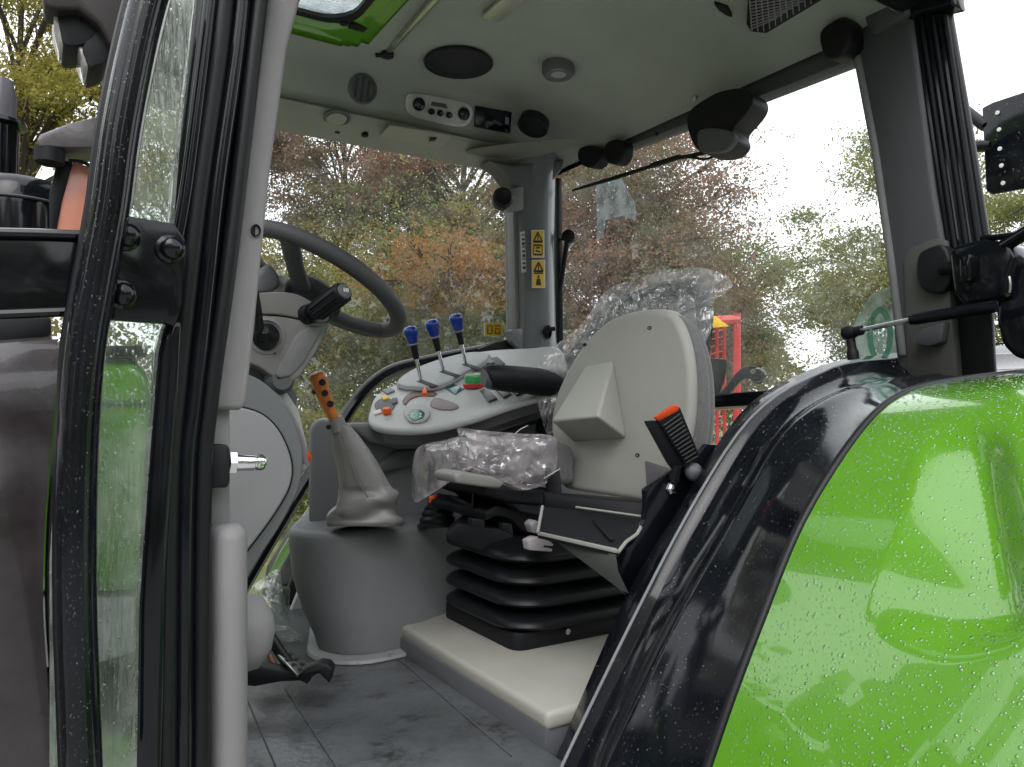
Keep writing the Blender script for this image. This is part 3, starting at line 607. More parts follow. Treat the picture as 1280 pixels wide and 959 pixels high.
bm = B(); prism(bm, [onX(a, b, XL-.01) for a, b in ((1120, 2), (1150, -30), (1186, -30), (1190, 6), (1150, 16), (1134, 24))], (.06, 0, 0), .006); obj('post_head', bm, BLK, lp)
# light lower bit of trim
bm = B(); prism(bm, [onX(a, b, XL-.005) for a, b in ((1128, 326), (1134, 312), (1168, 298), (1182, 300), (1196, 478), (1133, 472))], (.03, 0, 0), .005); obj('pillar_trim_foot', bm, mat('pillar_foot_grey', (.078, .08, .073), .55), lp)
bm = B(); prism(bm, [onX(a, b, XL-.03) for a, b in ((1142, 430), (1150, 412), (1172, 405), (1180, 402), (1176, 428), (1160, 434))], (.03, 0, 0), .005); obj('belt_anchor_cover', bm, TRD, lp)
# door hinge: clamp block, leaf, arm
bm = B(); prism(bm, [onX(a, b, 1.665) for a, b in cr2([(1146, 322), (1155, 312), (1178, 306), (1188, 330), (1188, 350), (1176, 366), (1156, 364), (1146, 350)], 3, True)], (.05, 0, 0), .008, 3); hg = obj('door_hinge', bm, PLA, cab)
bm = B(); prism(bm, [onX(a, b, 1.64) for a, b in ((1184, 318), (1192, 306), (1230, 298), (1262, 304), (1272, 322), (1262, 350), (1262, 372), (1205, 384), (1190, 366))], (.09, 0, 0), .014, 3); obj('hinge_block', bm, BLK, hg)
bm = B(); prism(bm, [onX(a, b, 1.62) for a, b in ((1198, 322), (1206, 316), (1214, 318), (1214, 350), (1206, 354), (1198, 348))], (.03, 0, 0), .006, 2); obj('hinge_leaf', bm, BLK, hg)
bm = B(); tube(bm, [onX(1176, 336, 1.66), onX(1206, 333, 1.66)], .014, 12); obj('hinge_pin', bm, RUB, hg)

# ================================================================== OPEN DOOR (only its hinge edge is in frame)
door = thing('cab_door', onX(1262, 400, 1.7)+V((0, 0, -.5)), 'open black framed cab door, only its hinge edge showing at the right side', 'door')
bm = B(); prism(bm, [onX(a, b, 1.66) for a, b in ((1250, 338), (1268, 330), (1300, 318), (1300, 452), (1268, 448), (1252, 432), (1244, 400), (1246, 350))], (.05, 0, 0), .012, 3); obj('hinge_plate', bm, BLK, door)
bm = B(); a = onX(1238, 318, 1.67); b = onX(1300, 280, 1.62); tube(bm, [a, b], .014, 10); obj('door_frame', bm, BLK, door)
bm = B(); tube(bm, [onX(1228, 298, 1.66), onX(1300, 291, 1.62)], .007, 8); obj('upper_rail', bm, BLK, door)
bm = B(); tube(bm, cr([onX(a, b, 1.645) for a, b in ((1256, 338), (1261, 345), (1263, 356), (1262, 366))], 4), .003, 6); obj('hinge_clip', bm, GAL, door)
# ---- gas strut from the fender ledge to the door
gs = thing('gas_strut', onY(1062, 440, 1.05), 'black gas strut with steel rod running from fender ledge to door hinge', 'gas strut')
p0, p1, p2 = onX(1062, 416, 1.57), onX(1138, 400, 1.58), onX(1245, 383, 1.60)
bm = B(); tube(bm, [p0, p1], .0055, 12); obj('rod', bm, CHR, gs)
bm = B(); tube(bm, [p1, p1.lerp(p2, .04), p1.lerp(p2, .05), p2], [.011, .011, .0125, .0125], 14); obj('cylinder', bm, BLK, gs)
bm = B(); tube(bm, [p0-(p1-p0)*.08, p0+(p1-p0)*.22], [.013, .011], 12); lathe(bm, [(.016, -.012), (.018, 0), (.012, .014)], p0, (0, -1, 0), 14); obj('end_fitting', bm, PLA, gs)
bm = B(); pb0 = onX(1066, 443, 1.575); lathe(bm, [(.013, -.012), (.013, .006), (.010, .012), (.010, (p0-pb0).length)], pb0, p0-pb0, 12); obj('ball_stud', bm, PLA, gs)

# ================================================================== REAR FENDER (near right)
fen = thing('rear_fender', (1.4, .8, -1.2), 'bright green rear fender with black inner rim, beaded with rain', 'fender')
L1 = [(668, 1010), (690, 959), (784, 743), (845, 640), (905, 543), (944, 499), (995, 470), (1062, 448), (1186, 436), (1290, 430)]
L2 = [(690, 1010), (712, 959), (790, 796), (865, 650), (927, 549), (972, 504), (1017, 479), (1073, 460), (1190, 452), (1300, 447)]
L3 = [(748, 1010), (768, 952), (848, 785), (921, 656), (978, 555), (1017, 515), (1060, 492), (1110, 478), (1196, 468), (1300, 462)]
L4 = [(873, 1010), (890, 959), (921, 869), (955, 779), (1000, 667), (1045, 588), (1090, 527), (1129, 496), (1186, 479), (1290, 466)]
def resamp(P, n=44):
    Q = cr([V(p) for p in P], 10); s_ = [0]
    for a, b in zip(Q, Q[1:]): s_.append(s_[-1]+(b-a).length)
    out = []
    for k in range(n):
        t = s_[-1]*k/(n-1); i = min(max(np.searchsorted(s_, t)-1, 0), len(Q)-2); f = (t-s_[i])/max(s_[i+1]-s_[i], 1e-9); out.append(Q[i].lerp(Q[i+1], f))
    return out
C1 = resamp([onY(a, b, 1.11) for a, b in L1]); C2 = resamp([onY(a, b, 1.04) for a, b in L2]); C3 = resamp([onY(a, b, .93) for a, b in L3]); C4 = resamp([onY(a, b, .75) for a, b in L4])
def outn(C):
    """outward normals of a profile in the X-Z plane (up and forward)"""
    o = []
    for i in range(len(C)):
        d = C[min(i+1, len(C)-1)]-C[max(i-1, 0)]; n = V((-d.z, 0, d.x)).normalized(); o.append(n)
    return o
n1, n2, n3, n4 = outn(C1), outn(C2), outn(C3), outn(C4)
def off(C, n, k, dy=0): return [p+q*k+V((0, dy, 0)) for p, q in zip(C, n)]
bm = B()
loft(bm, [off(C1, n1, -.10, .03), off(C1, n1, -.01, .012), off(C1, n1, 0, 0), [p.lerp(q, .5) for p, q in zip(C1, C2)], off(C2, n2, .0, .012), off(C2, n2, .012, .006), off(C2, n2, .013, -.004), off(C2, n2, 0, -.014),
          [a_.lerp(b_, .45)+q*-.012 for a_, b_, q in zip(C2, C3, n2)], off(C3, n3, -.002, .02), off(C3, n3, .005, .008), off(C3, n3, .0056, -.002), off(C3, n3, .001, -.012),
          [a_.lerp(b_, .5)+q*-.006 for a_, b_, q in zip(C3, C4, n3)], off(C4, n4, -.004, .01), off(C4, n4, -.02, 0)])
fb = obj('inner_rim', bm, BLK, fen, smooth=45)
bm = B(); tube(bm, off(C4, n4, .002, .004), .0075, 10); obj('rubber_bead', bm, RUB, fen)
bm = B(); tube(bm, off(C2, n2, .013, .003), .003, 8); obj('seal_lip', bm, mat('lip_highlight', (.22, .23, .24), .25), fb)  # pale grey paints the highlight along the flange
# green outer panel: swept along the wheel arch with patches tilted to catch sky reflections
rows = []; NY = 120
Cg = C4
gx = np.array([p.x for p in Cg]); S = [0]
for a, b in zip(Cg, Cg[1:]): S.append(S[-1]+(b-a).length)
Cg2 = resamp(Cg+[Cg[-1]+V((.35, 0, -.03)), Cg[-1]+V((.75, 0, -.2))], 190)
Cg2 = [Cg2[0]+V((-.05, 0, -.5)), Cg2[0]+V((-.02, 0, -.2))]+Cg2; ng = outn(Cg2)
Sg = [0]
for a, b in zip(Cg2, Cg2[1:]): Sg.append(Sg[-1]+(b-a).length)
def relief(s_, t):
    """pressed shape: raised shoulder by the rim, then a sunk spear panel and a second one beside it, with a step between"""
    h = .030*math.sin(min(t/.6, 1)*math.pi*.5) - .07*max(t-.40, 0)**1.6*2.2
    t0 = .146-.22*max(0, s_-.95); t1 = .318-.48*(s_-.816)
    bot = .785+.035*((t-.23)/.09)**2*(1 if t > .23 else .2)
    w = sm(bot-.015, bot+.045, s_)*(1-sm(1.06, 1.16, s_))
    sl = .21
    if t1 > t0:
        d = min(max(t-t0, 0), t1-t0)
        h -= (sl+.12*sm(.86, 1.0, s_))*d*w*(1-sm(t1, t1+.06, t))
    w2 = sm(.80, .88, s_)*(1-sm(1.5, 1.9, s_)); t2 = t1+.06
    h -= .10*max(min(t-t2, .13), 0)*w2
    return h
for j in range(NY):
    t = .62*(j/(NY-1)); row = []
    for p, n_, s_ in zip(Cg2, ng, Sg):
        row.append(p+n_*(.004+relief(s_, t))+V((0, -t-.004, 0)))
    rows.append(row)
bm = B(); loft(bm, [[p+V((0, .0, 0))-n_*.03 for p, n_ in zip(rows[0], ng)]]+rows+[[p-n_*.05 for p, n_ in zip(rows[-1], ng)]])
gp = obj('outer_panel', bm, GRN, fen, smooth=60)
kf = lambda c: (c[:, 2] > -.75) & (c[:, 0] < 2.3)
drops('rain_beads', gp, 24000, .0006, .0023, DRP, fen, 11, keep=kf, stretch=.5)
drops('rain_beads', fb, 6000, .0006, .0022, DRK, fen, 12, stretch=.8)
drops('rain_beads', ft, 2600, .0004, .0014, DRK, cab, 13, stretch=.8)
drops('rain_beads', fp, 1600, .0004, .0013, DRK, cab, 14, stretch=.8)
drops('rain_beads', qg, 1500, .0008, .0024, DRW, cab, 15, stretch=3.0)

# ================================================================== STEERING COLUMN
stc = thing('steering_column', (.5, 1.7, FLOOR), 'grey steering column with dark steering wheel, stalk and black shift boot', 'steering wheel')
wc = D(402, 354, 1.72); az, el = math.radians(5), math.radians(60)
nw = V((math.cos(el)*math.cos(az), math.cos(el)*math.sin(az), math.sin(el)))
wu = V((0, 0, 1)).cross(nw).normalized(); wv = nw.cross(wu)
bm = B(); tube(bm, [wc+(wu*math.cos(t)+wv*math.sin(t))*.19 for t in np.linspace(0, 2*math.pi, 65)[:-1]], .0185, 14, closed=True); sw = obj('steering_wheel', bm, STG, stc, smooth=80)
hub = wc-nw*.05
bm = B()
def spoke(px, py, w0=.024):
    # nearest rim point to the pixel
    best = min(((wc+(wu*math.cos(t)+wv*math.sin(t))*.19) for t in np.linspace(0, 2*math.pi, 240)), key=lambda p: (640+F*p.dot(cR)/p.dot(cF)-px)**2+(479.5-F*p.dot(cU)/p.dot(cF)-py)**2)
    h = hub+(best-wc)*.2; mid = hub.lerp(best, .55)-nw*.012
    tube(bm, cr([h, mid, best-(best-wc)*.03-nw*.004], 6), [w0+.008*abs(.5-k/12) for k in range(13)], 12, flat=.62, upv=wu)
spoke(362, 290); spoke(478, 408); spoke(300, 420)
obj('wheel_spokes', bm, STG, sw, smooth=70)
bm = B(); lathe(bm, [(.02, -.03), (.055, -.025), (.066, 0), (.066, .012), (.060, .03), (.04, .042), (.0001, .046)], hub, nw, 28); obj('wheel_hub', bm, PLA, sw)
# cowl halves
Yc = 1.585
bm = B(); prism(bm, [onY(a, b, Yc) for a, b in cr2([(300, 372), (326, 366), (352, 365), (372, 368), (388, 376), (404, 384), (412, 394), (406, 404), (384, 400), (352, 394), (326, 393), (300, 396)], 3, True)], (0, .20, 0), .016, 4); cw = obj('upper_cowl', bm, mat('cowl_grey', (.205, .20, .195), .5, bump=.4, bscale=1200, var=.05), stc)
bm = B(); prism(bm, [onY(a, b, Yc) for a, b in ((300, 394), (326, 394), (354, 396), (386, 402), (408, 404), (413, 402), (412, 408), (396, 440), (376, 470), (366, 477), (348, 478), (340, 470), (322, 458), (300, 450))], (0, .20, 0), .016, 4); lc = obj('lower_cowl', bm, MATS['cowl_grey'], stc)
bm = B(); prism(bm, [onY(a, b, Yc-.003) for a, b in ((372, 416), (386, 408), (404, 406), (402, 416), (380, 455), (366, 470), (350, 474), (344, 468), (350, 452), (362, 434))], (0, .02, 0), .006, 3); obj('cowl_side_panel', bm, mat('cowl_grey_dark', (.19, .19, .195), .55, bump=.4, bscale=1200), lc)
bm = B(); lathe(bm, [(.036, .012), (.038, -.002), (.032, -.005), (.028, -.001), (.0001, -.001)], onY(333, 420, Yc), (0, 1, 0), 24, 1.0); obj('boot_ring', bm, TRM, lc)
bm = B(); b0 = onY(332, 421, Yc); ax = V((-.3, -1, .25))
lathe(bm, [(.027, -.004), (.028, .006), (.022, .010), (.024, .016), (.018, .021), (.019, .027), (.013, .032), (.008, .04), (.0001, .04)], b0, ax, 18); obj('stalk_boot', bm, RUB, lc)
bm = B(); tube(bm, [onY(324, 412, Yc-.03), onY(323, 385, Yc-.05), onY(322, 362, Yc-.06)], [.010, .006, .002], 8); obj('thin_lever', bm, RUB, stc)
bm = B(); lathe(bm, [(.0035, 0), (.0035, -.002), (.0001, -.002)], onY(343, 441, Yc), (0, 1, 0), 10); obj('screw_hole', bm, INK, lc)
bm = B(); prism(bm, [onY(a, b, Yc+.06) for a, b in ((324, 370), (332, 362), (336, 372), (326, 378))], (0, .05, 0), .004); obj('amber_indicator', bm, ORG, stc)
# multifunction stalk with ribbed grip pointing to the right
p0, p1, p2, p3 = D(372, 398, 1.63), D(390, 391, 1.60), D(398, 388, 1.585), D(428, 366, 1.53)
bm = B(); tube(bm, [p0, p0.lerp(p1, .3), p0.lerp(p1, .32), p0.lerp(p1, .6), p0.lerp(p1, .62), p1], [.023, .023, .020, .020, .022, .019], 16); ms = obj('control_stalk', bm, RUB, stc)
bm = B(); tube(bm, [p1, p1.lerp(p2, .6), p2, p3, p3+(p3-p2)*.06], [.014, .017, .0205, .0215, .018], 20)
u, v = frame_of(p3-p2)
for k in range(10):
    t = 2*math.pi*k/10; o_2 = (u*math.cos(t)+v*math.sin(t))*.0205; tube(bm, [p2+o_2, p3+o_2], .0025, 6)
obj('grip', bm, PLA, ms)
bm = B(); ax = (p3-p2).normalized(); lathe(bm, [(.015, 0), (.0155, .008), (.011, .0115), (.0001, .012)], p3, ax, 18); obj('grip_button', bm, DGR, ms)
bm = B(); q = p3+ax*.0125; u, v = frame_of(ax)
for k in range(3): prism(bm, [q+u*(-.006+k*.0045)-v*.004, q+u*(-.004+k*.0045)-v*.004, q+u*(-.003+k*.0045)+v*.004, q+u*(-.005+k*.0045)+v*.004], ax*.0008, 0)
obj('button_symbol', bm, WHT, ms, smooth=0)
bm = B(); prism(bm, [onY(a, b, Yc+.05) for a, b in ((322, 344), (334, 328), (346, 336), (352, 356), (340, 366), (322, 368))], (0, .14, 0), .010, 3); obj('instrument_pod', bm, DGR, stc)
bm = B(); lathe(bm, [(.02, -.05), (.03, -.03), (.026, .04), (.016, .05)], onY(345, 476, Yc+.05), (0, 1, 0), 18); tube(bm, [onY(320, 452, Yc+.09), onY(345, 500, Yc+.09), onY(330, 560, Yc+.09)], .045, 14); obj('tilt_joint', bm, DGR, stc)
# ---- dashboard side fairing below the wheel
dash = thing('dashboard_fairing', onY(300, 640, 1.55), 'grey oval dashboard side fairing beneath the steering column', 'dashboard')
outer = cr2([(262, 470), (300, 466), (330, 478), (356, 505), (374, 545), (379, 580), (372, 615), (352, 655), (326, 695), (300, 735), (262, 760)], 5)
bm = B(); prism(bm, [onY(a, b, 1.52) for a, b in outer], (0, .36, 0), .03, 5); obj('outer_shell', bm, CGR, dash, smooth=60)
mid = cr2([(262, 503), (300, 507), (330, 517), (352, 540), (366, 575), (365, 605), (350, 635), (324, 672), (300, 700), (262, 722)], 5)
bm = B(); prism(bm, [onY(a, b, 1.512) for a, b in mid], (0, .04, 0), .003, 2); obj('seam_line', bm, RUB, dash)
bm = B(); prism(bm, [onY(300+(a-300)*.975, 600+(b-600)*.975, 1.508) for a, b in mid], (0, .04, 0), .016, 4); obj('side_panel', bm, mat('fairing_light_grey', (.31, .31, .325), .5, bump=.3, bscale=900, var=.05), dash, smooth=60)
bm = B(); tube(bm, cr([onY(a, b, 1.60) for a, b in ((300, 476), (330, 484), (358, 510), (376, 550), (382, 580))], 5), .006, 8); obj('upper_bead', bm, TRM, dash)
bm = B(); prism(bm, [onY(a, b, 1.62) for a, b in ((330, 468), (352, 480), (374, 512), (385, 556), (384, 590), (375, 590), (370, 550), (352, 510))], (0, .2, 0), .01, 3); obj('dash_top', bm, PAN, dash)
bm = B(); lathe(bm, [(.004, 0), (.012, .003), (.012, .01), (.0001, .014)], onY(381, 571, 1.7), (.6, -1, 0), 12); obj('red_knob', bm, ORR, dash)

# ================================================================== PEDAL, FLOOR CLUTTER
ped = thing('clutch_pedal', onZ(345, 858, FLOOR), 'black pedal arm with perforated steel tread near the cab floor', 'pedal')
bm = B(); P_ = lambda a, b, d: D(a, b, d)
prism(bm, [D(a, b, 1.52) for a, b in ((290, 834), (318, 833), (350, 838), (372, 840), (386, 834), (398, 829), (410, 831), (415, 838), (411, 856), (406, 850), (398, 842), (388, 848), (384, 857), (376, 852), (350, 853), (318, 859), (290, 857))], cF*.035, .005, 2); obj('pedal_arm', bm, PLA, ped)
bm = B(); tp_ = Plane(D(350, 812, 1.60), D(384, 829, 1.56), D(366, 846, 1.46)); prism(bm, [tp_(a, b) for a, b in ((347, 817), (362, 811), (388, 830), (372, 844))], -tp_.n*.006, .002); tr_ = obj('steel_tread', bm, GAL, ped)
bm = B()
for i in range(3):
    for j in range(2):
        x, y = 358+i*8-j*3+4, 818+i*6+j*7; prism(bm, [tp_(x-3.5, y, .001), tp_(x, y-1.6, .001), tp_(x+3.5, y, .001), tp_(x, y+1.6, .001)], tp_.n*.0015, 0)
obj('tread_slots', bm, INK, tr_, smooth=0)
bm = B(); tube(bm, cr([D(332, 785, 1.66), D(340, 800, 1.62), D(352, 818, 1.58), D(362, 832, 1.55)], 5), .012, 10); obj('pedal_lever', bm, RUB, ped)
bm = B(); lathe(bm, [(.0001, -.02), (.02, -.015), (.024, 0), (.02, .014), (.0001, .018)], D(344, 818, 1.66), (.2, -1, .3), 14); obj('copper_switch', bm, mat('copper_pink', (.62, .30, .22), .4), ped)
bm = B(); prism(bm, [D(a, b, 1.64) for a, b in ((318, 832), (326, 815), (338, 808), (350, 822), (345, 836))], cF*.03, .006); obj('pedal_bracket', bm, mat('grimy_light', (.34, .33, .3), .6, var=.4, vscale=40), ped)

def crumple(name, outline, dfun, M, parent, bulge, seed, n=26, crease=.012, sharp=14):
    """clear film draped over something: a bulged sheet filling an outline, with many fine folds"""
    rng = random.Random(seed); c = (sum(p[0] for p in outline)/len(outline), sum(p[1] for p in outline)/len(outline))
    O = cr2(outline, 6, True); bm = B(); rings = []
    ph = [(rng.uniform(0, 6.28), rng.uniform(2, sharp), rng.uniform(-8, 8), rng.uniform(.3, 1)) for _ in range(16)]
    for i in range(n+1):
        f = i/n; ring = []
        for k, (a, b) in enumerate(O):
            x, y = c[0]+(a-c[0])*f, c[1]+(b-c[1])*f; t = 2*math.pi*k/len(O)
            fold = sum(w_*math.sin(p_+round(q)*t+r_*f*2.2) for p_, q, r_, w_ in ph)/6*f
            fold += .8*sum(abs(math.sin(p_+x*q*.02+y*r_*.02)) for p_, q, r_, w_ in ph[:6])/6
            d = dfun(x, y)-bulge*(1-f*f)+crease*fold
            ring.append(bm.verts.new(D(x, y, d)))
            if i == 0: break
        rings.append(ring)
    for k in range(len(O)): bm.faces.new((rings[0][0], rings[1][k], rings[1][(k+1) % len(O)]))
    for a, b in zip(rings[1:], rings[2:]):
        for k in range(len(O)): bm.faces.new((a[k], b[k], b[(k+1) % len(O)], a[(k+1) % len(O)]))
    return obj(name, bm, M, parent, smooth=25)
bag = thing('plastic_bag', onZ(350, 800, FLOOR), 'clear plastic bag slumped on the cab floor behind the pedal', 'plastic bag')
crumple('bag_film', [(308, 745), (330, 722), (348, 712), (354, 735), (362, 775), (376, 792), (382, 806), (362, 812), (340, 800), (312, 798)], lambda x, y: 2.0, film('bag_film', (.93, .97, .95), (1, 1, 1), 1.7, .1, body=.35, body_col=(.85, .92, .88), bump=.7, bscale=26), bag, .10, 5, crease=.02)
bm = B(); lathe(bm, [(.02, 0), (.024, .004), (.021, .02), (.024, .10), (.022, .104)], D(348, 786, 1.98), (.05, 0, 1), 20); obj('clear_cup', bm, film('cup_plastic', (.85, .88, .87), (1, 1, 1), 1.7, .08), bag, smooth=50)

# ================================================================== SIDE CONSOLE (right hand of the driver)
con = thing('side_console', onZ(480, 790, FLOOR), 'grey right hand console with pale switch panel, blue knobbed levers and green dial', 'console')
# lower pod, front corner rounded
def pod_row(pts, dz): return [V((p.x, p.y, p.z)) for p in pts]
def row(z, pix):  # silhouette points on one level
    return [onZ(a, b, z) for a, b in pix]
specs = [  # height, front-left, corner-left, corner-mid, corner-right  (X, Y)
]
def corner(xl, yl, xc, yc, r, z, n=8):
    """plan: comes from the right wall along x=xl, turns a rounded corner at (xl..,yc) and runs rearward at y=yc"""
    out = [V((xl+.20, 2.38, z)), V((xl+.12, 2.2, z)), V((xl+.005, yc+r*1.25, z))]
    for k in range(n+1):
        t = math.pi/2*k/n; out.append(V((xl+r-r*math.cos(t), yc+r-r*math.sin(t), z)))
    out += [V((xl+r+.12, yc+.01, z)), V((.98, yc+.08, z)), V((1.2, yc+.2, z)), V((1.6, yc+.25, z))]
    return out
rows = []
for z, xl, yc, r in ((FLOOR, .61, 1.755, .11), (-.56, .598, 1.75, .115), (-.50, .575, 1.755, .13), (-.42, .556, 1.765, .14), (-.34, .548, 1.77, .14), (-.315, .548, 1.77, .14), (-.303, .552, 1.776, .135), (-.298, .565, 1.79, .125)):
    rows.append(corner(xl, None, None, yc, r, z))
top = rows[-1]
bm = B(); loft(bm, rows); vs_ = [bm.verts.new(p) for p in top]; cv = bm.verts.new(V((1.0, 2.2, -.298)))
for a, b in zip(vs_, vs_[1:]): bm.faces.new((a, b, cv))
obj('lower_pod', bm, CGR, con, smooth=60)
bm = B(); loft(bm, [corner(.575, None, None, 1.715, .13, FLOOR+.002), corner(.578, None, None, 1.718, .13, FLOOR+.009), corner(.606, None, None, 1.75, .11, FLOOR+.012)]); obj('pod_skirt', bm, mat('sealant_grey', (.26, .27, .27), .5, dirt=((.1, .1, .1), 30, .55)), con)
# upper body wall
ub = [(386, 655), (386, 540), (390, 528), (402, 523), (430, 532), (470, 545), (540, 545), (620, 530), (700, 505), (760, 500), (760, 690), (560, 690), (500, 668)]
bm = B(); prism(bm, [onY(a, b, 2.0) for a, b in ub], (.13, .37, 0), .035, 5); obj('upper_body', bm, CGR, con, smooth=60)
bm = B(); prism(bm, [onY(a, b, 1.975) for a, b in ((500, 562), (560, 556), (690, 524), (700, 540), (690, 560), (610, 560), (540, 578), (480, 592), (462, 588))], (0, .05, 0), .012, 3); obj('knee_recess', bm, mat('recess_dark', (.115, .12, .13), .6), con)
bm = B(); prism(bm, [onY(a, b, 1.945) for a, b in ((432, 530), (462, 529), (520, 536), (600, 520), (700, 490), (712, 512), (610, 545), (540, 560), (500, 562), (462, 553))], (.03, .12, 0), .012, 4); obj('panel_shoulder', bm, CGR, con, smooth=60)
cpl = Plane(D(465, 532, 2.02), D(690, 487, 2.12), D(600, 442, 2.48))
body = cr2([(462, 528), (463, 508), (470, 494), (490, 482), (520, 465), (560, 447), (610, 438), (660, 435), (700, 435), (710, 470), (700, 487), (640, 505), (590, 522), (540, 534), (490, 536)], 5, True)
bm = B(); prism(bm, [cpl(a, b) for a, b in body], -cpl.n*.022, .009, 5); obj('switch_panel', bm, PAN, con, smooth=60)
bm = B(); prism(bm, [cpl(640+(a-640)*.99, b+1, -.024) for a, b in body], -cpl.n*.05, .012, 4); obj('panel_skirt', bm, mat('skirt_grey', (.20, .205, .21), .5, bump=.3, bscale=900), con, smooth=60)
# lever gate (raised oval) and slots
gate = cr2([(498, 484), (506, 472), (530, 460), (560, 450), (590, 444), (612, 446), (605, 457), (580, 470), (555, 484), (530, 488)], 4, True)
bm = B(); prism(bm, [cpl(a, b, .0) for a, b in gate], cpl.n*.012, .006, 3); gt = obj('lever_gate', bm, mat('gate_grey', (.38, .39, .40), .45), con, smooth=60)
bm = B(); tube(bm, [cpl(a, b, .006) for a, b in gate], .004, 8, closed=True); obj('gate_trim', bm, TRM, gt)
for (x0, y0, x1, y1) in ((524, 476, 545, 484), (552, 464, 573, 471), (580, 455, 602, 463)):
    bm = B(); p, q = cpl(x0, y0, .0115), cpl(x1, y1, .0115); n = cpl.n.cross(q-p).normalized()*.0095; prism(bm, [p-n, q-n, q+n, p+n], cpl.n*.0015, .001); obj('lever_slot', bm, INK, gt)
for i, (bx, by, kx, ky) in enumerate(((527, 479, 514, 418), (555, 467, 541, 410), (583, 458, 571, 403))):
    base, tip = cpl(bx, by, .0), None
    dd = base.dot(cF); tip = D(kx, ky, dd-.03); ax = (tip-base).normalized()
    bm = B(); tube(bm, [base, base.lerp(tip, .55)], .0055, 12); lv = obj('control_lever', bm, CHR, con)
    bm = B(); tube(bm, [base.lerp(tip, .50), base.lerp(tip, .53), base.lerp(tip, .80)], [.009, .0095, .012], 14); obj('collar', bm, RUB, lv)
    bm = B(); k0 = base.lerp(tip, .78); lathe(bm, [(.012, 0), (.017, .003), (.016, .006)], k0, ax, 18); obj('knob_ring', bm, TRM, lv)
    bm = B(); lathe(bm, [(.014, .004), (.018, .020), (.0225, .038), (.022, .047), (.016, .055), (.0001, .058)], k0, ax, 7); bev(bm, list(bm.edges), .002, 2); obj('knob', bm, BLU, lv, smooth=50)
def pbox(name, pts, h, M, bv=.002, o=0, parent=con, lab=None):
    bm = B(); prism(bm, [cpl(a, b, o) for a, b in pts], cpl.n*h, bv, 3); return obj(name, bm, M, parent, smooth=50, label=lab)
# green rotary dial on red collar
c = cpl(593, 483, 0); bm = B(); lathe(bm, [(.032, 0), (.032, .010), (.028, .012)], c, cpl.n+V((0, 0, .9)), 24); dial = obj('dial_collar', bm, REDM, con)
bm = B(); lathe(bm, [(.027, .01), (.028, .03), (.024, .036), (.0001, .037)], c, cpl.n+V((0, 0, .9)), 10); bev(bm, list(bm.edges), .002, 2); obj('dial_knob', bm, mat('green_dial', (.04, .33, .10), .3, coat=.4), dial, smooth=50)
# small screen, rocker switches, slider, buttons
pbox('small_screen', ((556, 486), (567, 481), (580, 487), (569, 494)), .003, mat('teal_screen', (.02, .10, .12), .1))
for pts in (((600, 490), (610, 487), (622, 500), (611, 504)), ((619, 488), (630, 486), (640, 494), (630, 499)), ((636, 488), (646, 486), (655, 492), (646, 496))): 
    r_ = pbox('rocker_switch', pts, .006, mat('switch_grey', (.10, .105, .10), .4)); 
pbox('switch_plate', ((602, 451), (622, 447), (632, 456), (612, 461)), .004, DGR); pbox('rocker_switch', ((606, 452), (613, 450.5), (619, 456), (612, 458)), .009, mat('switch_grey', (.1, .1, .1)))
# curved slider slot with orange arrow, wing shaped rest
pbox('slider_slot', cr2([(503, 503), (508, 495), (520, 490), (543, 490), (543, 496), (524, 496), (512, 501), (507, 507)], 3, True), .003, mat('brown_slot', (.13, .065, .055), .45))
pbox('slider_arrow', ((528, 496), (531.5, 486), (535, 496)), .012, ORR, .001)
pbox('finger_rest', cr2([(543, 499), (560, 502), (573, 508), (568, 513), (550, 513), (538, 508)], 3, True), .004, mat('rest_grey', (.20, .16, .165), .45), .003)
c = cpl(521, 519, 0)
bm = B(); prism(bm, [cpl(a, b, 0) for a, b in cr2([(505, 520), (510, 511), (522, 508), (534, 511), (538, 520), (530, 529), (514, 530)], 4, True)], cpl.n*.010, .005, 3); bz = obj('display_bezel', bm, mat('gate_grey', (.4, .4, .4)), con, smooth=60)
bm = B(); prism(bm, [cpl(a, b, .009) for a, b in cr2([(510, 520), (515, 513.5), (524, 513), (531, 517), (528, 524), (516, 526)], 4, True)], cpl.n*.003, .001, 1); obj('oval_display', bm, mat('green_display', (.02, .09, .055), .15), bz)
bm = B()
for pts in (((514, 517), (519, 516), (519, 517.5), (515.5, 518), (515.5, 521), (519, 520.5), (519, 522), (514, 522.6)), ((523, 516), (528, 516.3), (525.8, 519), (528, 521.5), (523, 521.8), (525, 519)), ((520.3, 518.3), (522.2, 518.2), (522.2, 519.6), (520.3, 519.8))):
    bm.faces.new([bm.verts.new(cpl(a, b, .0125)) for a, b in pts])
obj('display_digits', bm, mat('display_mint', (.12, .55, .32), .3), bz, smooth=0)
pbox('button_well', cr2([(468, 507), (474, 500), (486, 499), (494, 503), (492, 512), (484, 516), (472, 514)], 3, True), .002, DGR)
bm = B(); lathe(bm, [(.012, 0), (.0125, .012), (.010, .016), (.0001, .0165)], cpl(484, 517, .002), cpl.n+V((0, 0, .6)), 16); obj('orange_button', bm, ORR, con)
pbox('yellow_button', ((477, 498), (484, 496), (487, 500), (480, 502)), .007, YEP, .002); pbox('grey_button', ((490, 500), (497, 499), (497, 505), (491, 507)), .006, DGR, .002); pbox('grey_button', ((478, 490), (488, 486), (494, 490), (484, 494)), .006, TRM, .002)
pbox('white_button', ((466, 516), (476, 513), (478, 517), (468, 520)), .005, mat('pink_white', (.7, .6, .58), .4), .002)
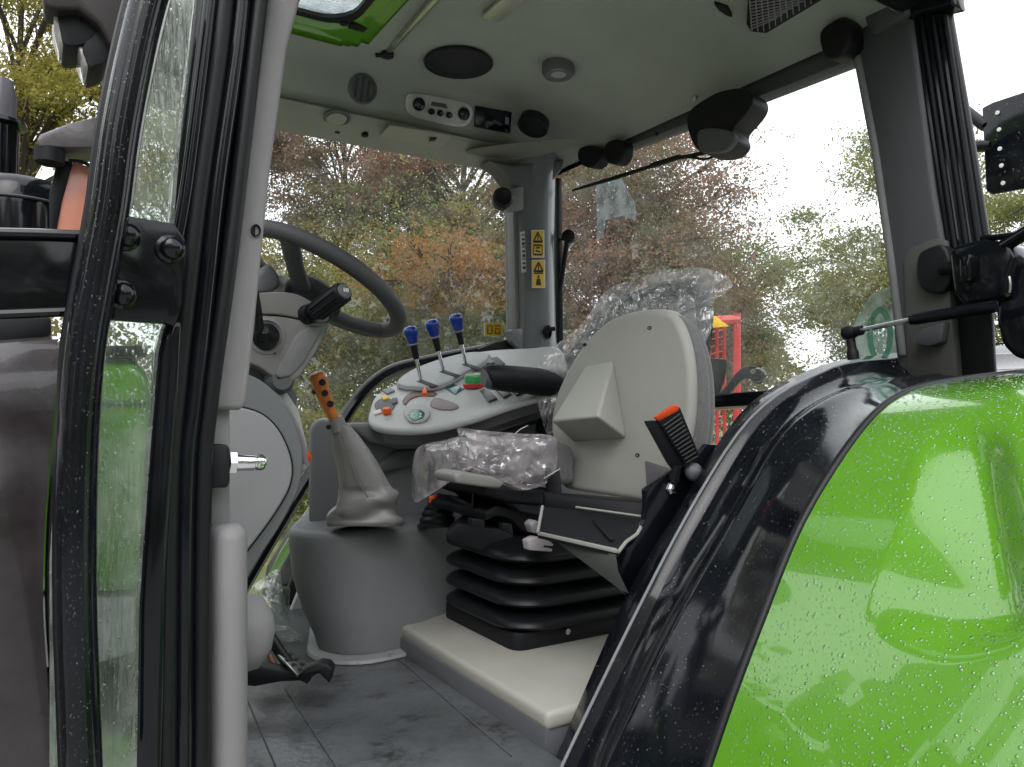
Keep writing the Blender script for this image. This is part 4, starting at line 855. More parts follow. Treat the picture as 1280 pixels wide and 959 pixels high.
# ---- orange shift lever in its leatherette gaiter
gl = thing('gear_lever', D(450, 655, 1.86), 'orange gear lever with black buttons rising from a wrinkled grey gaiter', 'gear lever')
p0, p1 = D(420, 528, 1.80), D(397, 472, 1.76)
bm = B(); ax = (p1-p0); sdv = V((-.006, 0, .003)); pr = cr([p0, p0.lerp(p1, .3)+sdv*.6, p0.lerp(p1, .65)+sdv*.6, p0.lerp(p1, .9), p1+ax*.02, p1+ax*.09, p1+ax*.115], 3)
tube(bm, pr, list(np.interp(np.linspace(0, 1, len(pr)), [0, .12, .4, .6, .72, .84, .93, 1], [.0135, .0145, .0195, .0215, .0205, .0165, .010, .003])), 18, flat=.85); hd = obj('handle', bm, ORG, gl, smooth=80)
for (x, y) in ((403, 478), (406, 491.5), (413, 505)):
    bm = B(); q = onX(x, y, 1) ; q = D(x, y, p0.lerp(p1, (528-y)/56).dot(cF)-.0195); lathe(bm, [(.0075, -.004), (.0078, .0015), (.006, .003), (.0001, .003)], q, -cF, 14); obj('thumb_button', bm, INK, hd)
bm = B(); q = D(393, 489, 1.765); lathe(bm, [(.007, -.006), (.007, .002), (.0001, .003)], q, (-1, -.4, .2), 12); obj('thumb_button', bm, INK, hd)
bm = B(); tube(bm, [D(424, 538, 1.80), D(419, 522, 1.795)], [.021, .0175], 16); obj('gaiter_collar', bm, LEA, gl); bm = B(); lathe(bm, [(.006, 0), (.006, .003), (.0001, .004)], D(411, 534, 1.784), -cF, 10); obj('collar_stud', bm, PLA, gl)
rng = random.Random(3); rows = []
prof = [(530, 424, 12), (545, 432, 17), (560, 438, 22), (580, 447, 26), (600, 455, 30), (618, 460, 34), (630, 459, 38), (640, 456, 43), (648, 455, 46), (654, 456, 47), (658, 456, 46)]
for y, xc, hw in [tuple(float(np.interp(t, range(len(prof)), [p[k] for p in prof])) for k in range(3)) for t in np.linspace(0, len(prof)-1, 56)]:
    d = 1.80+(y-530)/128*.06; ring = []
    f = sm(530, 600, y)
    for k in range(64):
        t = 2*math.pi*k/64
        wr = 1+f*(.05*math.sin(3*t+y*.03)+.022*math.sin(5*t-y*.05)+.012*math.sin(9*t+y*.02))
        wr += f*.085*(1-abs(math.sin(t*1.5+.5+(y-600)*.010)))**3*(1 if y < 640 else (658-y)/18)+f*.05*(1-abs(math.sin(t*2+2.1-(y-560)*.016)))**4
        if y > 612: wr += .10*math.sin((y-612)/46*math.pi*2.2+1.5*math.sin(t*2+1))*(1-sm(640, 658, y))
        if y > 585: wr += .05*math.sin(y*.16+3*math.cos(t)+t)*sm(585, 625, y)*(1-sm(648, 658, y))
        ring.append(D(xc+hw*wr*math.cos(t), y+hw*.16*math.sin(t)*0+ (4*math.sin(3*t+y*.1)*sm(610, 630, y)*(1-sm(640, 655, y))), d-hw/F*d*wr*.8*math.sin(t)))
    rows.append(ring)
bm = B(); loft(bm, rows, closed=True, caps=True); ga = obj('gaiter', bm, LEA, gl, smooth=80)
bm = B(); tube(bm, cr([D(a, b, 1.80-.012-hw_/F*1.8*.8) for a, b, hw_ in ((428, 545, 16), (436, 570, 24), (447, 600, 33), (460, 622, 38))], 5), .0016, 6); obj('gaiter_seam', bm, DGR, ga)

# ================================================================== DRIVER SEAT
dst = thing('driver_seat', V((1.12, 1.6, -.535)), 'driver seat on black rubber bellows with a dark armrest and plastic wrapped back', 'seat')
# bellows: concertina of rounded rectangles
SX0, SX1, SY0, SY1 = .905, 1.42, 1.425, 1.79
rows = []; zf = []
for f_i in range(4):
    zt_ = -.300-.0495*f_i
    zf += [(zt_-.0495*u_, g_) for u_, g_ in ((0, -.034), (.10, -.024), (.26, -.006), (.44, .008), (.60, .0155), (.72, .017), (.83, .0135), (.91, .004), (.96, -.012), (.99, -.03))]
zf = [(-.298, -.06)]+zf+[(-.502, -.03), (-.51, -.03)]
zf = zf[::-1]
for z, g in zf:
    rr_ = rrect(SX0-g, SX1+g, SY0-g, SY1+g, z, .095, 8); 
    for p in rr_: p.z -= .012*math.cos((p.x-1.16)*5)*0
    rows.append(rr_)
bm = B(); loft(bm, rows, closed=True, caps=True); obj('bellows', bm, RUB, dst, smooth=50)
bm = B(); prism(bm, rrect(SX0-.0, SX1, SY0+.01, SY1, -.536, .03, 3), (0, 0, .04), .004); bs = obj('seat_base', bm, PLA, dst)
bm = B(); tube(bm, [V((SX0+.13, SY0+.004, -.505)), V((SX0+.13, SY0-.008, -.505))], .007, 8); obj('base_bolt', bm, CHR, bs)
bm = B(); prism(bm, [D(a, b, 1.78) for a, b in ((556, 668), (574, 653), (640, 662), (648, 686), (650, 694), (600, 690), (558, 677))], cF*.10, .012, 3); obj('bellows_top', bm, PLA, dst, smooth=60)
# suspension frame
bm = B(); prism(bm, [onY(a, b, 1.50) for a, b in ((606, 640), (620, 632), (648, 636), (690, 640), (690, 668), (655, 666), (640, 650), (622, 645), (608, 652))], (0, .3, 0), .006); obj('suspension_frame', bm, PLA, dst)
bm = B(); prism(bm, [onY(a, b, 1.47) for a, b in ((605, 604), (700, 612), (705, 640), (690, 636), (640, 630), (606, 618))], (0, .30, 0), .012, 3); obj('seat_pan', bm, PLA, dst)
bm = B(); prism(bm, [onY(a, b, 1.46) for a, b in ((640, 630), (700, 634), (700, 650), (680, 646), (650, 640))], (0, .28, 0), .004); prism(bm, [onY(a, b, 1.455) for a, b in ((590, 648), (606, 650), (606, 660), (590, 657))], (0, .02, 0), .002); prism(bm, [onY(a, b, 1.455) for a, b in ((628, 654), (640, 655), (642, 668), (630, 664))], (0, .02, 0), .002); obj('slide_rail', bm, RUB, dst)
bm = B(); tube(bm, cr([D(566, 622, 1.80), D(580, 628, 1.78), D(590, 632, 1.78), D(600, 632, 1.8)], 4), .005, 8); tube(bm, [D(592, 606, 1.76), D(590, 640, 1.78)], .003, 6); obj('cable', bm, RUB, dst)
# cushion (dark, wrapped) and the pale tray lip below it
def rbox(bm, c, s, ax, r, n=4): return box(bm, c, s, ax, r, n)
bm = B(); prism(bm, [onY(a, b, 1.465) for a, b in ((603, 600), (600, 578), (612, 562), (640, 552), (700, 550), (720, 560), (720, 606), (640, 606))], (0, .30, 0), .035, 5); obj('seat_cushion', bm, FAB, dst, smooth=70)
bm = B(); prism(bm, [onY(a, b, 1.405) for a, b in ((568, 594), (578, 589), (618, 596), (632, 603), (626, 611), (604, 609), (570, 604))], (0, .10, 0), .006, 3); obj('pan_lip', bm, mat('pan_grey', (.20, .20, .19), .5), dst)
# backrest, headrest
e_up = V((.22, 0, 1)).normalized(); e_n = V((1, 0, -.22)).normalized()
def upr(px, X): return onX(px[0], px[1], X)
bo = cr2([(668, 545), (676, 500), (690, 466), (720, 425), (742, 392), (775, 368), (830, 352), (858, 346), (868, 352), (872, 384), (872, 430), (862, 520), (850, 580), (700, 590)], 4, True)
bpl = Plane(onX(700, 590, 1.30), onX(880, 580, 1.40), onX(840, 352, 1.54))
bm = B(); prism(bm, [bpl(a, b) for a, b in bo], V((.06, .0, 0)), .025, 4); obj('backrest', bm, mat('seat_cloth_dark', (.045, .046, .05), .85, bump=1, bscale=280, var=.3, vscale=90), dst, smooth=60)
bm = B(); prism(bm, [onX(a, b, 1.60) for a, b in ((874, 385), (884, 378), (893, 384), (890, 425), (884, 436), (872, 436))], (.05, .05, 0), .008); obj('back_shell_edge', bm, PLA, dst)
# armrest
bm = B(); a0, a1 = D(612, 474, 2.02), D(700, 482, 2.12)
P2 = [D(606, 472, 2.0), D(612, 471, 2.005), D(630, 473, 2.02), D(670, 477, 2.08), D(710, 482, 2.15)]
tube(bm, cr(P2, 4), list(np.interp(np.linspace(0, 1, 17), [0, .06, .2, 1], [.018, .030, .036, .044])), 18, flat=.9); obj('armrest', bm, PLA, dst, smooth=70)
bm = B(); tube(bm, [D(604, 472, 1.995), D(610, 471.5, 2.0), D(618, 472, 2.01)], [.022, .031, .034], 16); obj('armrest_tip', bm, DGR, dst)
# release knobs
bm = B(); prism(bm, [onY(a, b, 1.38) for a, b in ((663, 656), (669, 650), (676, 653), (676, 664), (668, 668))], (0, .03, 0), .005, 3); obj('release_knob', bm, TRM, dst)
bm = B(); prism(bm, [onY(a, b, 1.38) for a, b in ((660, 676), (670, 671), (680, 672), (692, 680), (692, 683), (680, 682), (680, 685), (691, 686), (690, 690), (662, 688))], (0, .025, 0), .004, 2); obj('release_handle', bm, mat('mauve_plastic', (.40, .37, .39), .5), dst)
# plastic wraps
cv1 = thing('seat_cushion_wrap', D(600, 590, 1.8), 'crumpled clear plastic wrap over the driver seat cushion', 'plastic wrap')
crumple('film', [(520, 563), (545, 552), (571, 547), (573, 535), (600, 538), (650, 542), (690, 545), (697, 560), (694, 590), (680, 606), (655, 613), (636, 610), (615, 598), (590, 590), (566, 575), (556, 583), (547, 603), (532, 622), (518, 627), (515, 605)], lambda x, y: max(onY(x, y, 1.44).dot(cF), onX(x, y, .81).dot(cF)), FLM, cv1, .025, 21, crease=.026, n=34)
bm = B(); tube(bm, cr([D(641, 545, 1.86), D(650, 537, 1.86), D(660, 532, 1.86)], 4), .0012, 6); tube(bm, cr([D(680, 598, 1.75), D(690, 592, 1.74), D(700, 586, 1.73)], 4), .0012, 6); obj('tie_thread', bm, WHT, cv1)
cv2 = thing('seat_back_wrap', D(800, 420, 2.05), 'clear plastic wrap stretched over the driver seat backrest and headrest', 'plastic wrap')
crumple('film', [(668, 470), (685, 440), (720, 412), (738, 390), (760, 362), (790, 350), (840, 337), (885, 336), (915, 352), (908, 366), (893, 375), (890, 410), (870, 440), (820, 460), (760, 470), (720, 500), (690, 545), (676, 520)], lambda x, y: interp(x, [668, 740, 830, 890, 915], [2.10, 2.16, 2.10, 2.0, 2.02])-.03, FLC, cv2, .05, 33, n=34, crease=.018, sharp=30)

# ================================================================== PASSENGER SEAT
pst = thing('passenger_seat', onX(790, 640, 1.15), 'folded passenger seat with smooth beige plastic back shell and grey mesh cushion edge', 'seat')
spl = Plane(onX(705, 600, 1.10), onX(860, 600, 1.16), onX(800, 395, 1.17))
so = cr2([(702, 608), (699, 590), (692, 560), (687, 535), (690, 508), (700, 478), (716, 448), (738, 418), (765, 397), (795, 388), (822, 386), (840, 393), (852, 412), (861, 445), (864, 485), (862, 525), (855, 562), (842, 590), (832, 612), (818, 626), (805, 627), (760, 620), (715, 613)], 4, True)
nx = V((1, .06, -.05)).normalized()
bm = B(); prism(bm, [spl(a, b) for a, b in so], nx*.03, .018, 6, taper=1.0); sh = obj('back_shell', bm, SHL, pst, smooth=60)
so2 = cr2([(712, 585), (700, 535), (706, 490), (735, 430), (775, 398), (825, 390), (850, 402), (866, 440), (872, 490), (870, 540), (862, 575), (840, 600), (760, 600)], 4, True)
bm = B(); prism(bm, [spl(a+1, b, -.022) for a, b in so2], nx*.045, .012, 4); obj('cushion_inner', bm, FAB, pst, smooth=60)
bm = B(); prism(bm, [spl(a+4, b+2, -.06) for a, b in so2], nx*.06, .022, 5); obj('cushion_outer', bm, FAB, pst, smooth=60)
bm = B(); tube(bm, [spl(a+5, b, -.06) for a, b in so2], .006, 8, closed=True); tube(bm, [spl(a+4, b+2, -.108) for a, b in so2], .007, 8, closed=True); obj('cushion_piping', bm, PIP, pst)
# moulded wedge box on the shell
W = lambda a, b, o=0: spl(a, b, o)
tl, trr, br, bl_ = W(732, 456, -.002), W(767, 450, -.002), W(784, 549, -.002), W(716, 553, -.002)
f_ = -nx*.0
fl = D(688, 527, W(724, 530).dot(cF)-.07); fr_ = D(747, 521, W(784, 530).dot(cF)-.075)
bm = B(); q = [bm.verts.new(p) for p in (tl, trr, br, bl_, fl, fr_)]
for f in ((0, 4, 5, 1), (1, 5, 2), (4, 3, 2, 5), (0, 3, 4), (0, 1, 2, 3)): bm.faces.new([q[i] for i in f])
bmesh.ops.recalc_face_normals(bm, faces=bm.faces); bev(bm, list(bm.edges), .008, 4); obj('moulded_box', bm, SHL, sh, smooth=50)
for (x, y) in ((812, 410), (731, 431), (702, 567), (797, 569)):
    bm = B(); lathe(bm, [(.0055, -.002), (.006, .0015), (.004, .0018), (.0035, -.001), (.0001, -.001)], spl(x, y, .0), -nx, 14, .75, u=(0, 0, 1)); obj('screw', bm, INK, sh)
bm = B(); prism(bm, [spl(a, b, .002) for a, b in ((805, 575), (838, 585), (838, 596), (808, 618))], -spl.n*.01, .004); obj('shell_notch', bm, mat('notch_grey', (.12, .11, .12), .6), sh)
# seat bracket: side cheek, tray with pale edges
ck = [(807, 612), (838, 590), (868, 575), (884, 555), (900, 556), (880, 600), (830, 680), (784, 744), (776, 738), (772, 690), (790, 680), (806, 650), (808, 630)]
bm = B(); prism(bm, [onY(a, b, 1.14) for a, b in ck], (0, .014, 0), .003); chk = obj('side_bracket', bm, BLK, pst)
bm = B(); T = [onY(678, 632, 1.36), onY(722, 636, 1.30), onY(808, 650, 1.17), onY(772, 688, 1.17), onY(671, 665, 1.37)]
prism(bm, [D(676, 633, 1.66), D(720, 637, 1.62), D(806, 650, 1.52), D(772, 689, 1.42), D(672, 666, 1.58)], (0, 0, -.012), .002); ty = obj('bracket_tray', bm, PLA, pst)
bm = B(); prism(bm, [D(672, 665, 1.578), D(772, 687, 1.418), D(771, 692, 1.418), D(672, 669, 1.578)], cF*.01, .001); tube(bm, [D(678, 633, 1.655), D(672, 666, 1.575)], .0035, 6); tube(bm, [D(806, 650, 1.515), D(796, 668, 1.48), D(782, 678, 1.45), D(773, 690, 1.415)], .0035, 6); tube(bm, [D(720, 634, 1.62), D(806, 646, 1.52)], .0025, 6); obj('tray_edge', bm, mat('bare_edge', (.30, .30, .275), .5), ty)
bm = B(); prism(bm, [D(690, 673, 1.57), D(770, 694, 1.42), D(773, 715, 1.42), D(786, 742, 1.40), D(776, 738, 1.42)], cF*.006, .001); obj('gusset', bm, mat('olive_dark', (.07, .075, .068), .45), pst)
bm = B(); prism(bm, [D(730, 640, 1.625), D(762, 676, 1.46), D(768, 676, 1.455), D(737, 640, 1.62)], (0, 0, .004), .001); obj('tray_rib', bm, PLA, ty)
bm = B(); prism(bm, [D(680, 618, 1.70), D(808, 628, 1.58), D(808, 654, 1.56), D(724, 642, 1.64), D(680, 636, 1.70)], cF*.05, .004); obj('bracket_hinge', bm, PLA, pst)
bm = B(); prism(bm, [D(682, 594, 1.78), D(700, 588, 1.76), D(704, 630, 1.74), D(684, 622, 1.76)], cF*.06, .006); obj('pivot_bracket', bm, PLA, pst)
bm = B(); lathe(bm, [(.0125, -.002), (.0125, .004), (.009, .008), (.0001, .009)], onY(839, 611, 1.138), (0, -1, .1), 6); obj('bracket_bolt', bm, CHR, chk)
bm = B(); lathe(bm, [(.0001, -.018), (.012, -.012), (.019, 0), (.017, .01), (.0001, .018)], onY(866, 590, 1.12), (0, -1, .1), 18); obj('pivot_knob', bm, DGR, chk, smooth=80)
# buckle with red push button
bk = thing('seat_belt_buckle', onY(855, 580, 1.13), 'black ribbed seat belt buckle with a red button beside the beige shell', 'belt buckle')
f0 = [(808, 525), (843, 505), (850, 508), (852, 520), (874, 572), (858, 580), (845, 580), (838, 585), (830, 572)]
bpq = Plane(onY(822, 527, 1.10), onY(850, 515, 1.09), onY(858, 578, 1.11))
bm = B(); prism(bm, [bpq(a, b) for a, b in ((822, 526), (850, 508), (876, 572), (856, 582))], cF*.03, .004, 3); bkb = obj('buckle_body', bm, PLA, bk)
bm = B(); prism(bm, [bpq(a, b, -.004) for a, b in ((807, 527), (822, 526), (856, 582), (842, 588), (836, 580))], cF*.028, .003, 2); obj('buckle_side', bm, PLA, bkb)
bm = B()
for k in range(12):
    t = k/11*.84+.12; a = (822+(856-822)*t+3, 527+(582-527)*t-1); b = (850+(876-850)*t-3, 509+(572-509)*t+1)
    tube(bm, [bpq(*a, .001), bpq(*b, .001)], .0016, 6)
obj('grip_ribs', bm, RUB, bkb, kind='stuff')
bm = B(); prism(bm, [bpq(a, b, .001) for a, b in ((818, 522), (843, 506), (850, 508), (848, 514), (824, 527))], cF*.02, .002, 2); obj('red_button', bm, mat('buckle_red', (.62, .07, .02), .35), bk)
bm = B(); tube(bm, [onY(846, 582, 1.12), onY(842, 600, 1.13)], .010, 10); obj('buckle_stalk', bm, PLA, bk)
# small rubber boot lever in front of the seat
bl = thing('booted_lever', D(547, 659, 1.97), 'short lever in a black ribbed rubber boot with an orange collar under the wrapped cushion', 'lever')
bm = B(); lathe(bm, [(.052, 0), (.053, .006), (.044, .012), (.047, .020), (.040, .028), (.042, .036), (.034, .044), (.034, .050), (.022, .060), (.014, .066)], D(547, 659, 1.97), (.03, .1, 1), 20); obj('boot', bm, RUB, bl)
bm = B(); lathe(bm, [(.014, 0), (.015, .006), (.014, .014), (.010, .018)], D(543, 628, 1.97), (-.1, .1, 1), 14); obj('collar', bm, ORR, bl)

# ================================================================== REAR CONTROLS BEHIND THE SEAT
hl = thing('hitch_arm', onX(905, 505, 1.70), 'black bent hitch arm with a round eye seen through the rear window', 'hitch arm')
bm = B(); prism(bm, [onX(a, b, 2.0) for a, b in cr2([(893, 500), (908, 482), (922, 464), (934, 458), (950, 460), (956, 470), (952, 479), (943, 479), (936, 473), (926, 476), (912, 492), (898, 508)], 3, True)], (.03, .02, 0), .008, 3); ar = obj('arm', bm, PLA, hl)
bm = B(); lathe(bm, [(.022, -.02), (.024, 0), (.02, .01), (.012, .012), (.0001, .01)], onX(947, 469, 1.985), (-1, -.3, 0), 18); obj('eye_bolt', bm, BLK, ar)
bm = B(); tube(bm, [onX(941, 464, 1.98), onX(941, 464, 1.96)], .009, 10); obj('pin', bm, GAL, ar)
bm = B(); prism(bm, [onX(a, b, 1.9) for a, b in ((885, 447), (908, 449), (910, 455), (905, 480), (896, 500), (884, 500))], (.05, .06, 0), .006); obj('black_box', bm, PLA, hl)

# ---- rear wiper with its motor under the roof edge
wp = thing('rear_wiper', onX(895, 120, 1.70), 'black rear window wiper motor under the roof edge with its thin arm', 'wiper')
bm = B(); prism(bm, [onX(a, b, 1.60) for a, b in cr2([(858, 150), (864, 136), (880, 124), (900, 114), (925, 110), (938, 116), (940, 128), (932, 142), (918, 158), (916, 166), (918, 176), (908, 188), (890, 192), (872, 188), (862, 170)], 3, True)], (.09, .02, 0), .018, 4); mo = obj('motor_cover', bm, PLA, wp, smooth=60)
bm = B(); prism(bm, [onX(a, b, 1.59) for a, b in cr2([(872, 165), (888, 160), (912, 164), (917, 174), (908, 187), (890, 191), (874, 188)], 3, True)], (.02, 0, 0), .008, 3); obj('motor_cap', bm, DGR, mo, smooth=60)
bm = B(); tube(bm, cr([onX(a, b, 1.72) for a, b in ((888, 189), (875, 192), (862, 195), (850, 197))], 3), .007, 8); tube(bm, cr([onX(a, b, 1.72) for a, b in ((892, 196), (880, 199), (866, 197), (850, 197))], 3), .004, 8); tube(bm, [onX(850, 196, 1.72), onX(815, 207, 1.72)], [.009, .010], 8); obj('wiper_arm', bm, RUB, wp)
bm = B(); tube(bm, [onX(842, 199, 1.725), onX(770, 222, 1.725), onX(716, 238, 1.725)], [.006, .008, .005], 8); obj('wiper_blade', bm, RUB, wp)
bm = B(); lathe(bm, [(.008, 0), (.008, .01), (.0001, .012)], onX(870, 122, 1.66), (-1, 0, -.3), 6); obj('mount_bolt', bm, GAL, wp)

# ================================================================== OUTSIDE PARTS OF THE TRACTOR, left of the pillar
hood = thing('engine_hood', V((-.6, 1.85, -.9)), 'green engine hood with grey lower frame seen through the wet quarter glass', 'engine hood')
bm = B(); prism(bm, [onY(a, b, 1.50) for a, b in ((-120, 440), (100, 442), (180, 447), (190, 480), (190, 742), (100, 745), (-120, 742))], (0, .8, 0), .03, 4); obj('side_panel', bm, GRN, hood)
bm = B(); prism(bm, [onY(a, b, 1.495) for a, b in ((112, 500), (185, 498), (185, 505), (112, 507))], (0, .02, 0), .002); obj('panel_crease', bm, mat('green_dark_print', (.03, .14, .02), .4), hood)
bm = B(); prism(bm, [onY(a, b, 1.52) for a, b in ((-120, 745), (190, 745), (190, 810), (110, 835), (-120, 840))], (0, .6, 0), .01); obj('grey_frame', bm, mat('frame_grey', (.34, .35, .36), .5), hood)
bm = B(); prism(bm, [onY(a, b, 1.55) for a, b in ((-120, 840), (110, 838), (190, 810), (200, 940), (-120, 940))], (0, .5, 0), .01); obj('underframe', bm, PLA, hood)
bm = B(); prism(bm, [onY(a, b, 1.45) for a, b in ((60, 938), (190, 938), (190, 1010), (60, 1010))], (0, .1, 0), .006); obj('step_panel', bm, GRN, hood)
bm = B(); prism(bm, [onY(a, b, 1.49) for a, b in ((120, 432), (184, 431), (184, 446), (120, 446))], (0, .3, 0), .004); obj('hood_edge', bm, RUB, hood)
# green bonnet flank visible low through the right window
rf = thing('front_fender', onY(350, 700, 2.75), 'green edge of the far side fender visible low through the right window', 'fender')
bm = B(); prism(bm, [onY(a, b, 2.70) for a, b in ((334, 722), (350, 690), (378, 645), (386, 634), (389, 646), (383, 656), (354, 706), (343, 726))], (.01, .03, 0), .004); obj('fender_panel', bm, mat('green_paint', (0, 0, 0)), rf)
bm = B(); prism(bm, [onY(a, b, 2.69) for a, b in ((352, 720), (388, 660), (400, 660), (400, 700), (370, 760), (345, 760))], (0, .2, 0), .006); obj('fender_liner', bm, PLA, rf)
# near dark grey side cowl
nh = thing('side_cowl', onY(30, 700, 1.15), 'wet dark grey side cowl in front of the cab at the left edge', 'cowl')
bm = B(); rows = []
edge = [(76, 412), (78, 425), (74, 470), (64, 560), (56, 660), (54, 760), (60, 860), (68, 1010)]
E = resamp([onY(a, b, 1.13) for a, b in edge], 36)
for t in np.linspace(0, 1, 16):
    row = []
    for i, p in enumerate(E):
        q = i/35; row.append(p+V((-.30*t, .05*math.cos(t*2.2)-.05-.02*math.sin(t*3)*(1-q)+.16*max(0, 1-q/.42)**2+.02*math.sin(q*40)*0, -.045*t*(1-q)**3-.012*t*t*(1-sm(0, .2, q)))))
    rows.append(row)
back = [[p+V((.01, .03, .0)) for p in rows[0]], rows[0]]
loft(bm, [[p+V((0, .25, -.0)) for p in rows[0]]]+rows); 
topr = rows
loft(bm, [[r[0] for r in rows], [r[0]+V((0, .10, .012)) for r in rows], [r[0]+V((0, .25, .0)) for r in rows]])
obj('cowl_panel', bm, HDG, nh, smooth=50)
bm = B(); tube(bm, [p+V((.012, .01, 0)) for p in E], .010, 8); obj('rubber_edge', bm, RUB, nh)
# exhaust stack and cleaner can
ex = thing('exhaust_stack', onY(0, 400, 1.7), 'grey exhaust stack with a black canister at the far left edge', 'exhaust')
bm = B(); c = onY(-6, 400, 1.75); z0 = onY(0, 290, 1.75).z; zt = onY(0, 152, 1.75).z; zz = onY(0, 95, 1.75).z
lathe(bm, [(.033, z0), (.033, zt-.01), (.048, zt), (.048, zt-.13), (.044, zt-.14)][:2]+[(.048, zt-.008), (.044, zt)], V((c.x, c.y, 0)), (0, 0, 1), 24); ep = obj('lower_sleeve', bm, BLK, ex)
bm = B(); lathe(bm, [(.030, zt-.01), (.033, zt+.02), (.033, zz-.04), (.026, zz-.01), (.0001, zz)], V((c.x-.005, c.y, 0)), (0, 0, 1), 24); obj('stack_pipe', bm, mat('pipe_grey', (.22, .21, .25), .35, metal=.3), ex)
bm = B(); rows = []
c = onY(22, 300, 1.62); 
lathe(bm, [(.078, onY(0, 300, 1.62).z-.05), (.080, onY(0, 262, 1.62).z), (.079, onY(0, 258, 1.62).z), (.077, onY(0, 240, 1.62).z), (.062, onY(0, 226, 1.62).z), (.03, onY(0, 221, 1.62).z), (.0001, onY(0, 220, 1.62).z)], V((c.x, c.y, 0)), (0, 0, 1), 28); cn = obj('canister', bm, BLK, ex, smooth=50)
bm = B(); tube(bm, [V((c.x+math.cos(t)*.081, c.y+math.sin(t)*.081, onY(0, 255, 1.62).z)) for t in np.linspace(0, 6.283, 33)[:-1]], .0025, 6, closed=True); obj('canister_rim', bm, TRD, cn)
bm = B(); prism(bm, [onY(a, b, 1.55) for a, b in ((-40, 396), (64, 396), (64, 420), (30, 426), (-40, 440))], (0, .2, 0), .006); obj('canister_base', bm, PLA, ex)
# side mirror: grey cap, black housing, face painted with a pinkish red reflection
mi = thing('side_mirror', onY(75, 220, 1.4), 'side mirror with a black shell and face painted with a reddish reflection under a wet grey cap', 'mirror')
bm = B(); prism(bm, [onY(a, b, 1.38) for a, b in ((46, 176), (50, 168), (86, 154), (140, 141), (145, 184), (100, 184), (50, 183))], (0, .09, 0), .003, 2); obj('grey_cap', bm, mat('wet_grey_cap', (.14, .13, .138), .35, bump=.5, bscale=90, var=.2, vscale=25), mi)
bm = B(); lathe(bm, [(.012, 0), (.021, .004), (.021, .026), (.014, .03)], onY(62, 196, 1.40)-V((0, 0, .014)), (0, 0, 1), 16); tube(bm, [onY(62, 184, 1.40), onY(62, 190, 1.40)], .010, 10); obj('adjuster_knob', bm, PLA, mi)
bm = B(); prism(bm, [onY(a, b, 1.42) for a, b in ((62, 290), (62, 240), (70, 205), (80, 200), (92, 202), (86, 222), (78, 250), (70, 292))], (0, .05, 0), .006, 2); mh = obj('housing', bm, PLA, mi)
bm = B(); prism(bm, [onY(a, b, 1.425) for a, b in ((86, 206), (92, 202), (112, 208), (118, 215), (118, 300), (66, 292), (72, 258))], (0, .02, 0), .003); obj('mirror_face', bm, PNK, mi)
bm = B(); tube(bm, cr([onY(a, b, 1.41) for a, b in ((86, 201), (100, 202), (112, 207), (118, 213))], 4), .003, 6); obj('wire_guard', bm, PLA, mi)
# roof work lamps seen from behind
wl0 = None
for i, (pts, lens, lab) in enumerate(((((72, 16), (78, 8), (108, 4), (124, 14), (126, 34), (110, 54), (82, 57), (76, 40)), ((66, 10), (74, 12), (82, 57), (75, 53), (68, 30)), 'larger upper black work lamp under the roof corner'),
                                     (((104, 58), (118, 40), (140, 44), (134, 74), (120, 82), (112, 84), (106, 70)), ((97, 58), (104, 56), (113, 84), (106, 82)), 'smaller lower black work lamp nearer the windscreen frame'))):
    t_ = thing('work_lamp', onY(100, 40, 1.3), lab, 'work lamp', 'work lamps at the front roof corner')
    bm = B(); prism(bm, [onY(a, b, 1.30) for a, b in cr2(pts, 3, True)], (0, .09, 0), .012, 3); obj('lamp_body', bm, PLA, t_)
    bm = B(); prism(bm, [onY(a, b, 1.305) for a, b in lens], (0, .08, 0), .004); obj('lens', bm, mat('lamp_lens', (.5, .48, .47), .15, metal=.2), t_)
bm = B(); prism(bm, [onY(a, b, 1.28) for a, b in ((56, 8), (48, -60), (190, -60), (160, 40), (148, 62), (138, 56), (124, 30), (100, 12), (72, 12))], (0, .06, 0), .01, 3); obj('roof_corner', bm, mat('roof_corner_brown', (.022, .018, .018), .5), cab)
# plate with a row of holes at the right edge
lb = thing('light_board', onX(1250, 190, 2.3), 'black perforated mounting board beaded with rain beyond the rear pillar', 'mounting board')
bm = B(); pw = [onX(a, b, 2.3) for a, b in ((1227, 135), (1240, 128), (1300, 108), (1300, 232), (1240, 243), (1232, 238))]
prism(bm, pw, (.012, 0, 0), .004, 2); brd = obj('board', bm, BLK, lb)
for (x, y) in ((1247, 141), (1249, 162), (1250, 186), (1252, 207), (1254, 229)):
    bm = B(); lathe(bm, [(.006, 0), (.006, .002), (.0001, .0025)], onX(x, y, 2.298), (-1, 0, 0), 10); obj('hole_disc', bm, mat('hole_white', (.85, .85, .85), .3), brd)  # white discs paint the daylight showing through the holes
bm = B(); tube(bm, [onX(1206, 138, 2.32), onX(1232, 158, 2.31)], .016, 10); tube(bm, [onX(1208, 184, 2.32), onX(1240, 182, 2.31)], .017, 10); obj('board_arm', bm, RUB, lb)
drops('rain_beads', brd, 260, .0012, .0032, DRK, lb, 18)

